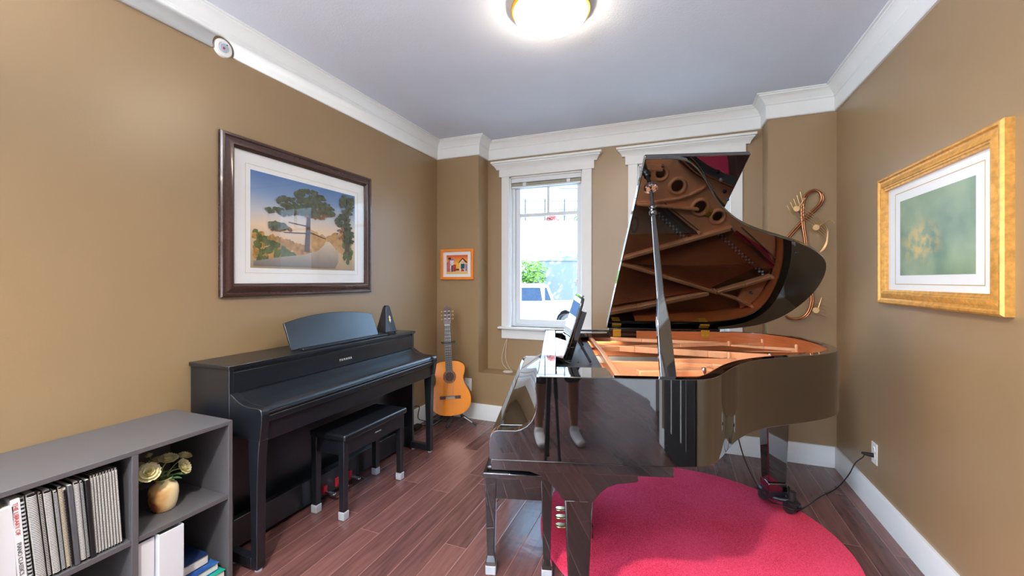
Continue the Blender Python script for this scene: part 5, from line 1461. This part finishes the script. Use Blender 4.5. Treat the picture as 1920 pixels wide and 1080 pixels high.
def leafy(name, label, c, rx, ry, rz, n, size, m, seed, trunk=None, group=None):
    rd = random.Random(seed)
    t = thing(name, label, 'tree' if trunk else 'bush', T=SB @ Matrix.Translation((c[0], c[1], 0)), group=group)
    mb = MB()
    lobes = [(rd.uniform(-.65, .65), rd.uniform(-.65, .65), rd.uniform(-.6, .7), rd.uniform(.30, .55)) for _ in range(12)]
    for i in range(n):
        lx, ly, lz, lr = rd.choice(lobes)
        v = Vector((rd.gauss(0, 1), rd.gauss(0, 1), rd.gauss(0, 1))).normalized() * (lr * rd.uniform(.6, 1.0))
        p = Vector(((lx + v.x) * rx, (ly + v.y) * ry, c[2] + (lz + v.z) * rz))
        a = Vector((rd.gauss(0, 1), rd.gauss(0, 1), rd.gauss(0, .6))).normalized(); b_ = a.orthogonal().normalized() * size * rd.uniform(.3, .5); a = a * size * rd.uniform(.7, 1.2)
        mb.add([p - a, p - b_, p + a, p + b_], [(0, 1, 2, 3)])
    part(t, 'foliage', mb, m, weld=False, smooth=0)
    if trunk:
        part(t, 'trunk', MB().tube([(0, 0, 0), (.05, .02, c[2] * .5), (0, 0, c[2])], [trunk, trunk * .8, trunk * .4], 10), M['bark'])
        br = MB()
        for k in range(6):
            a = k * 1.05; br.tube([(0, 0, c[2] * .55), (rx * .5 * math.cos(a), ry * .5 * math.sin(a), c[2] * (.95 + .08 * (k % 3)))], [trunk * .45, trunk * .12], 6)
        part(t, 'branch', br, M['bark'])
    return t
leafy('shrub', 'bright green bush in front of the white street wall behind the pickup', (.55, 18.4, 1.75), .95, .6, 1.25, 2200, .09, M['bushleaf'], 11)
leafy('shrub', 'small red leaved shrub on top of the street wall by the fence', (2.05, 20.7, 5.05), .42, .3, .30, 500, .06, M['redleaf'], 12)
leafy('shrub', 'small green shrub on top of the street wall past the red one', (3.3, 20.7, 4.98), .35, .3, .22, 400, .06, M['treeleaf'], 13)
leafy('street_tree', 'tall leafy tree at the kerb seen through the window behind the piano lid', (6.1, 15.7, 5.2), 1.55, 1.4, 1.5, 1150, .15, M['treeleaf'], 14, .16)
leafy('street_tree', 'lower leafy tree at the kerb beyond the pickup bed', (10.4, 15.4, 3.6), 2.2, 1.8, 2.2, 4200, .16, M['treeleaf'], 15, .15)

# pickup truck, facing along the street (towards -x of the street frame)
TK = thing('pickup_truck', 'white pickup truck parked at the street seen through the window', 'truck', T=SB @ Matrix.Translation((0, 16.0, 0)))
ys0, ys1 = -.95, .95
lower = [(-3.55, .55), (-3.55, .98), (-3.40, 1.08), (-2.30, 1.16), (-.02, 1.20), (3.05, 1.20), (3.05, .55), (2.62, .50), (2.55, .72), (2.42, .88), (2.22, .96), (1.98, .96), (1.78, .88), (1.65, .72), (1.58, .50), (-1.55, .50), (-1.62, .72), (-1.75, .88), (-1.95, .96), (-2.19, .96), (-2.39, .88), (-2.52, .72), (-2.60, .50)]
part(TK, 'body', MB().prism(lower, ys0, ys1, axis='y'), M['truckpaint'], bv=.03, seg=3)
cab = [(-2.25, 1.16), (-1.45, 1.84), (-1.20, 1.88), (1.15, 1.88), (1.32, 1.82), (1.55, 1.20)]
part(TK, 'cab', MB().prism(cab, ys0 + .08, ys1 - .08, axis='y'), M['truckpaint'], bv=.03, seg=3)
for w_ in ([(-1.85, 1.24), (-1.30, 1.74), (-.70, 1.76), (-.70, 1.24)], [(.30, 1.26), (.30, 1.74), (1.02, 1.74), (1.10, 1.26)], [(-.55, 1.24), (-.55, 1.76), (.16, 1.76), (.16, 1.24)]):
    part(TK, 'side_window', MB().prism(w_, ys0 + .070, ys0 + .081, axis='y'), M['carglass'])
part(TK, 'side_window', MB().prism([(1.19, 1.28), (1.19, 1.74), (1.25, 1.74), (1.42, 1.28)], ys0 + .070, ys0 + .081, axis='y'), M['carglass'])
part(TK, 'rear_window', MB().prism([(1.318, 1.30), (1.40, 1.30 + 0.0), (1.24, 1.74), (1.20, 1.74)], ys0 + .10, ys1 - .10, axis='y'), M['carglass'])
part(TK, 'bed_rail', MB().box(1.56, 3.05, ys0 - .005, ys0 + .10, 1.195, 1.235), M['truckpaint'], bv=.01)
part(TK, 'running_board', MB().box(-1.5, 1.5, ys0 - .05, ys0 + .08, .38, .46), M['tyre'], bv=.01)
for wx in (-2.07, 2.10):
    for wy in (ys0 + .02, ys1 - .24):
        wh = part(TK, 'wheel', MB().lathe([(.22, 0), (.385, .01), (.40, .04), (.40, .18), (.385, .21), (.22, .22)], c=(wx, wy, .40), n=36, T=basis((0, 0, 0), (1, 0, 0), (0, 0, 1), (0, 1, 0))), M['tyre'])
        part(wh, 'rim', MB().lathe([(.001, -.012), (.06, -.012), (.10, .004), (.19, .010), (.24, -.010), (.26, -.004), (.27, .012), (.001, .05)], c=(wx, wy, .40), n=36, T=basis((0, 0, 0), (1, 0, 0), (0, 0, 1), (0, 1, 0))), M['combgrey'])
        for k in range(6):
            a = k * PI / 3 + .3
            part(wh, 'vent_hole', MB().ball((wx + .145 * math.cos(a), wy - .004, .40 + .145 * math.sin(a)), .030, 8, 6, (1, .4, 1)), M['tyre'])

# ================================================================== LIGHT
w = bpy.data.worlds.new('sky'); SC.world = w; w.use_nodes = True
nt = w.node_tree; bg = nt.nodes['Background']
tc = N(nt, 'ShaderNodeTexCoord'); sx = N(nt, 'ShaderNodeSeparateXYZ'); L(nt, tc.outputs['Generated'], sx.inputs[0])
cr = N(nt, 'ShaderNodeValToRGB'); e = cr.color_ramp.elements
e[0].position = .50; e[0].color = (.15, .17, .19, 1); e[1].position = .62; e[1].color = (.44, .69, 1.0, 1)
mr = N(nt, 'ShaderNodeMapRange'); mr.inputs['From Min'].default_value = -1; mr.inputs['From Max'].default_value = 1
L(nt, sx.outputs['Z'], mr.inputs['Value']); L(nt, mr.outputs[0], cr.inputs[0]); L(nt, cr.outputs[0], bg.inputs[0])
bg.inputs['Strength'].default_value = 7.6

def sun(strength, to_sun):
    l = bpy.data.lights.new('sun', 'SUN'); l.energy = strength; l.angle = math.radians(.8); l.color = (1.0, .96, .90)
    o = bpy.data.objects.new('sun', l); COL.objects.link(o)
    o.rotation_euler = Vector(to_sun).to_track_quat('Z', 'Y').to_euler()
sun(16.0, RV * .55 - FV * .66 + Vector((0, 0, .52)))

def area(name, loc, target, sx_, sy_, power, col):
    l = bpy.data.lights.new(name, 'AREA'); l.shape = 'RECTANGLE'; l.size = sx_; l.size_y = sy_; l.energy = power; l.color = col
    o = bpy.data.objects.new(name, l); COL.objects.link(o); o.location = loc
    o.rotation_euler = (Vector(target) - Vector(loc)).to_track_quat('-Z', 'Y').to_euler()
    return o
# area lamps added outside the unseen hall glazing as daylight fill
area('patio_fill', (-1.4, HY0 - .25, 1.30), (-1.4, 0, 1.25), 3.5, 2.2, 110, (1.0, .98, .96))
area('side_fill', (HX0 - .25, -2.5, 1.25), (0, -2.5, 1.2), 3.5, 2.1, 380, (.86, .93, 1.0))

# ceiling downlight added behind the camera to brighten the rug
dn = thing('added_ceiling_lamp', 'added round fill downlight with white trim, unseen above the camera tripod', 'ceiling light', (-.55, -.35, ZC))
part(dn, 'trim_ring', MB().lathe([(.085, 0), (.110, 0), (.110, -.006), (.098, -.010), (.085, -.004)], n=36, caps=False), M['whitepart'], smooth=40)
l = bpy.data.lights.new('fill_bulb', 'AREA'); l.shape = 'DISK'; l.size = .17; l.energy = 80; l.color = (1.0, .93, .84); l.spread = math.radians(125)
o = bpy.data.objects.new('fill_bulb', l); COL.objects.link(o); o.location = (-.55, -.35, ZC - .004); o.rotation_euler = (math.radians(14), 0, math.radians(-12))

# uplighter added out of view, bouncing fill light off the ceiling
def make_fill_uplight(label, x, y, power):
    t = thing('fill_uplight', label, 'fill lamp', (x, y, 0))
    part(t, 'base', MB().lathe([(.14, 0), (.14, .015), (.03, .03), (.014, .05)], n=28), M['satinblack'], smooth=40)
    part(t, 'pole', MB().cyl((0, 0, .04), (0, 0, 1.62), .012), M['satinblack'])
    part(t, 'bowl', MB().lathe([(.02, 1.60), (.10, 1.63), (.17, 1.68), (.20, 1.74), (.19, 1.74), (.16, 1.69), (.09, 1.65), (.02, 1.63)], n=32, caps=False), M['satinblack'], smooth=50)
    l = bpy.data.lights.new('fill_uplight_bulb', 'AREA'); l.shape = 'DISK'; l.size = .28; l.energy = power; l.color = (.94, .97, 1.0)
    o = bpy.data.objects.new('fill_uplight_bulb', l); COL.objects.link(o); o.location = (x, y, 1.70); o.rotation_euler = (PI, 0, 0)
make_fill_uplight('added black fill uplighter, unseen in the hall behind the photographer', -1.35, -1.25, 280)

# ================================================================== CAMERA / VIEW
cam = bpy.data.cameras.new('camera'); cam.sensor_width = 36; cam.lens = F_PX / 1920 * 36
cam.shift_y = -14.0 / 1920.0; cam.clip_start = .02; cam.clip_end = 200
co = bpy.data.objects.new('view_camera', cam); COL.objects.link(co)
co.location = (0, 0, CAM_H); co.rotation_euler = (PI / 2, 0, YAW)
SC.camera = co
SC.view_settings.view_transform = 'Standard'; SC.view_settings.look = 'None'
SC.view_settings.gamma = 1.0; SC.view_settings.use_curve_mapping = False
SC.view_settings.exposure = 0.30
SC.cycles.use_denoising = True
SC.cycles.max_bounces = 10; SC.cycles.diffuse_bounces = 5; SC.cycles.glossy_bounces = 5; SC.cycles.transparent_max_bounces = 12
SC.cycles.sample_clamp_indirect = 6.0
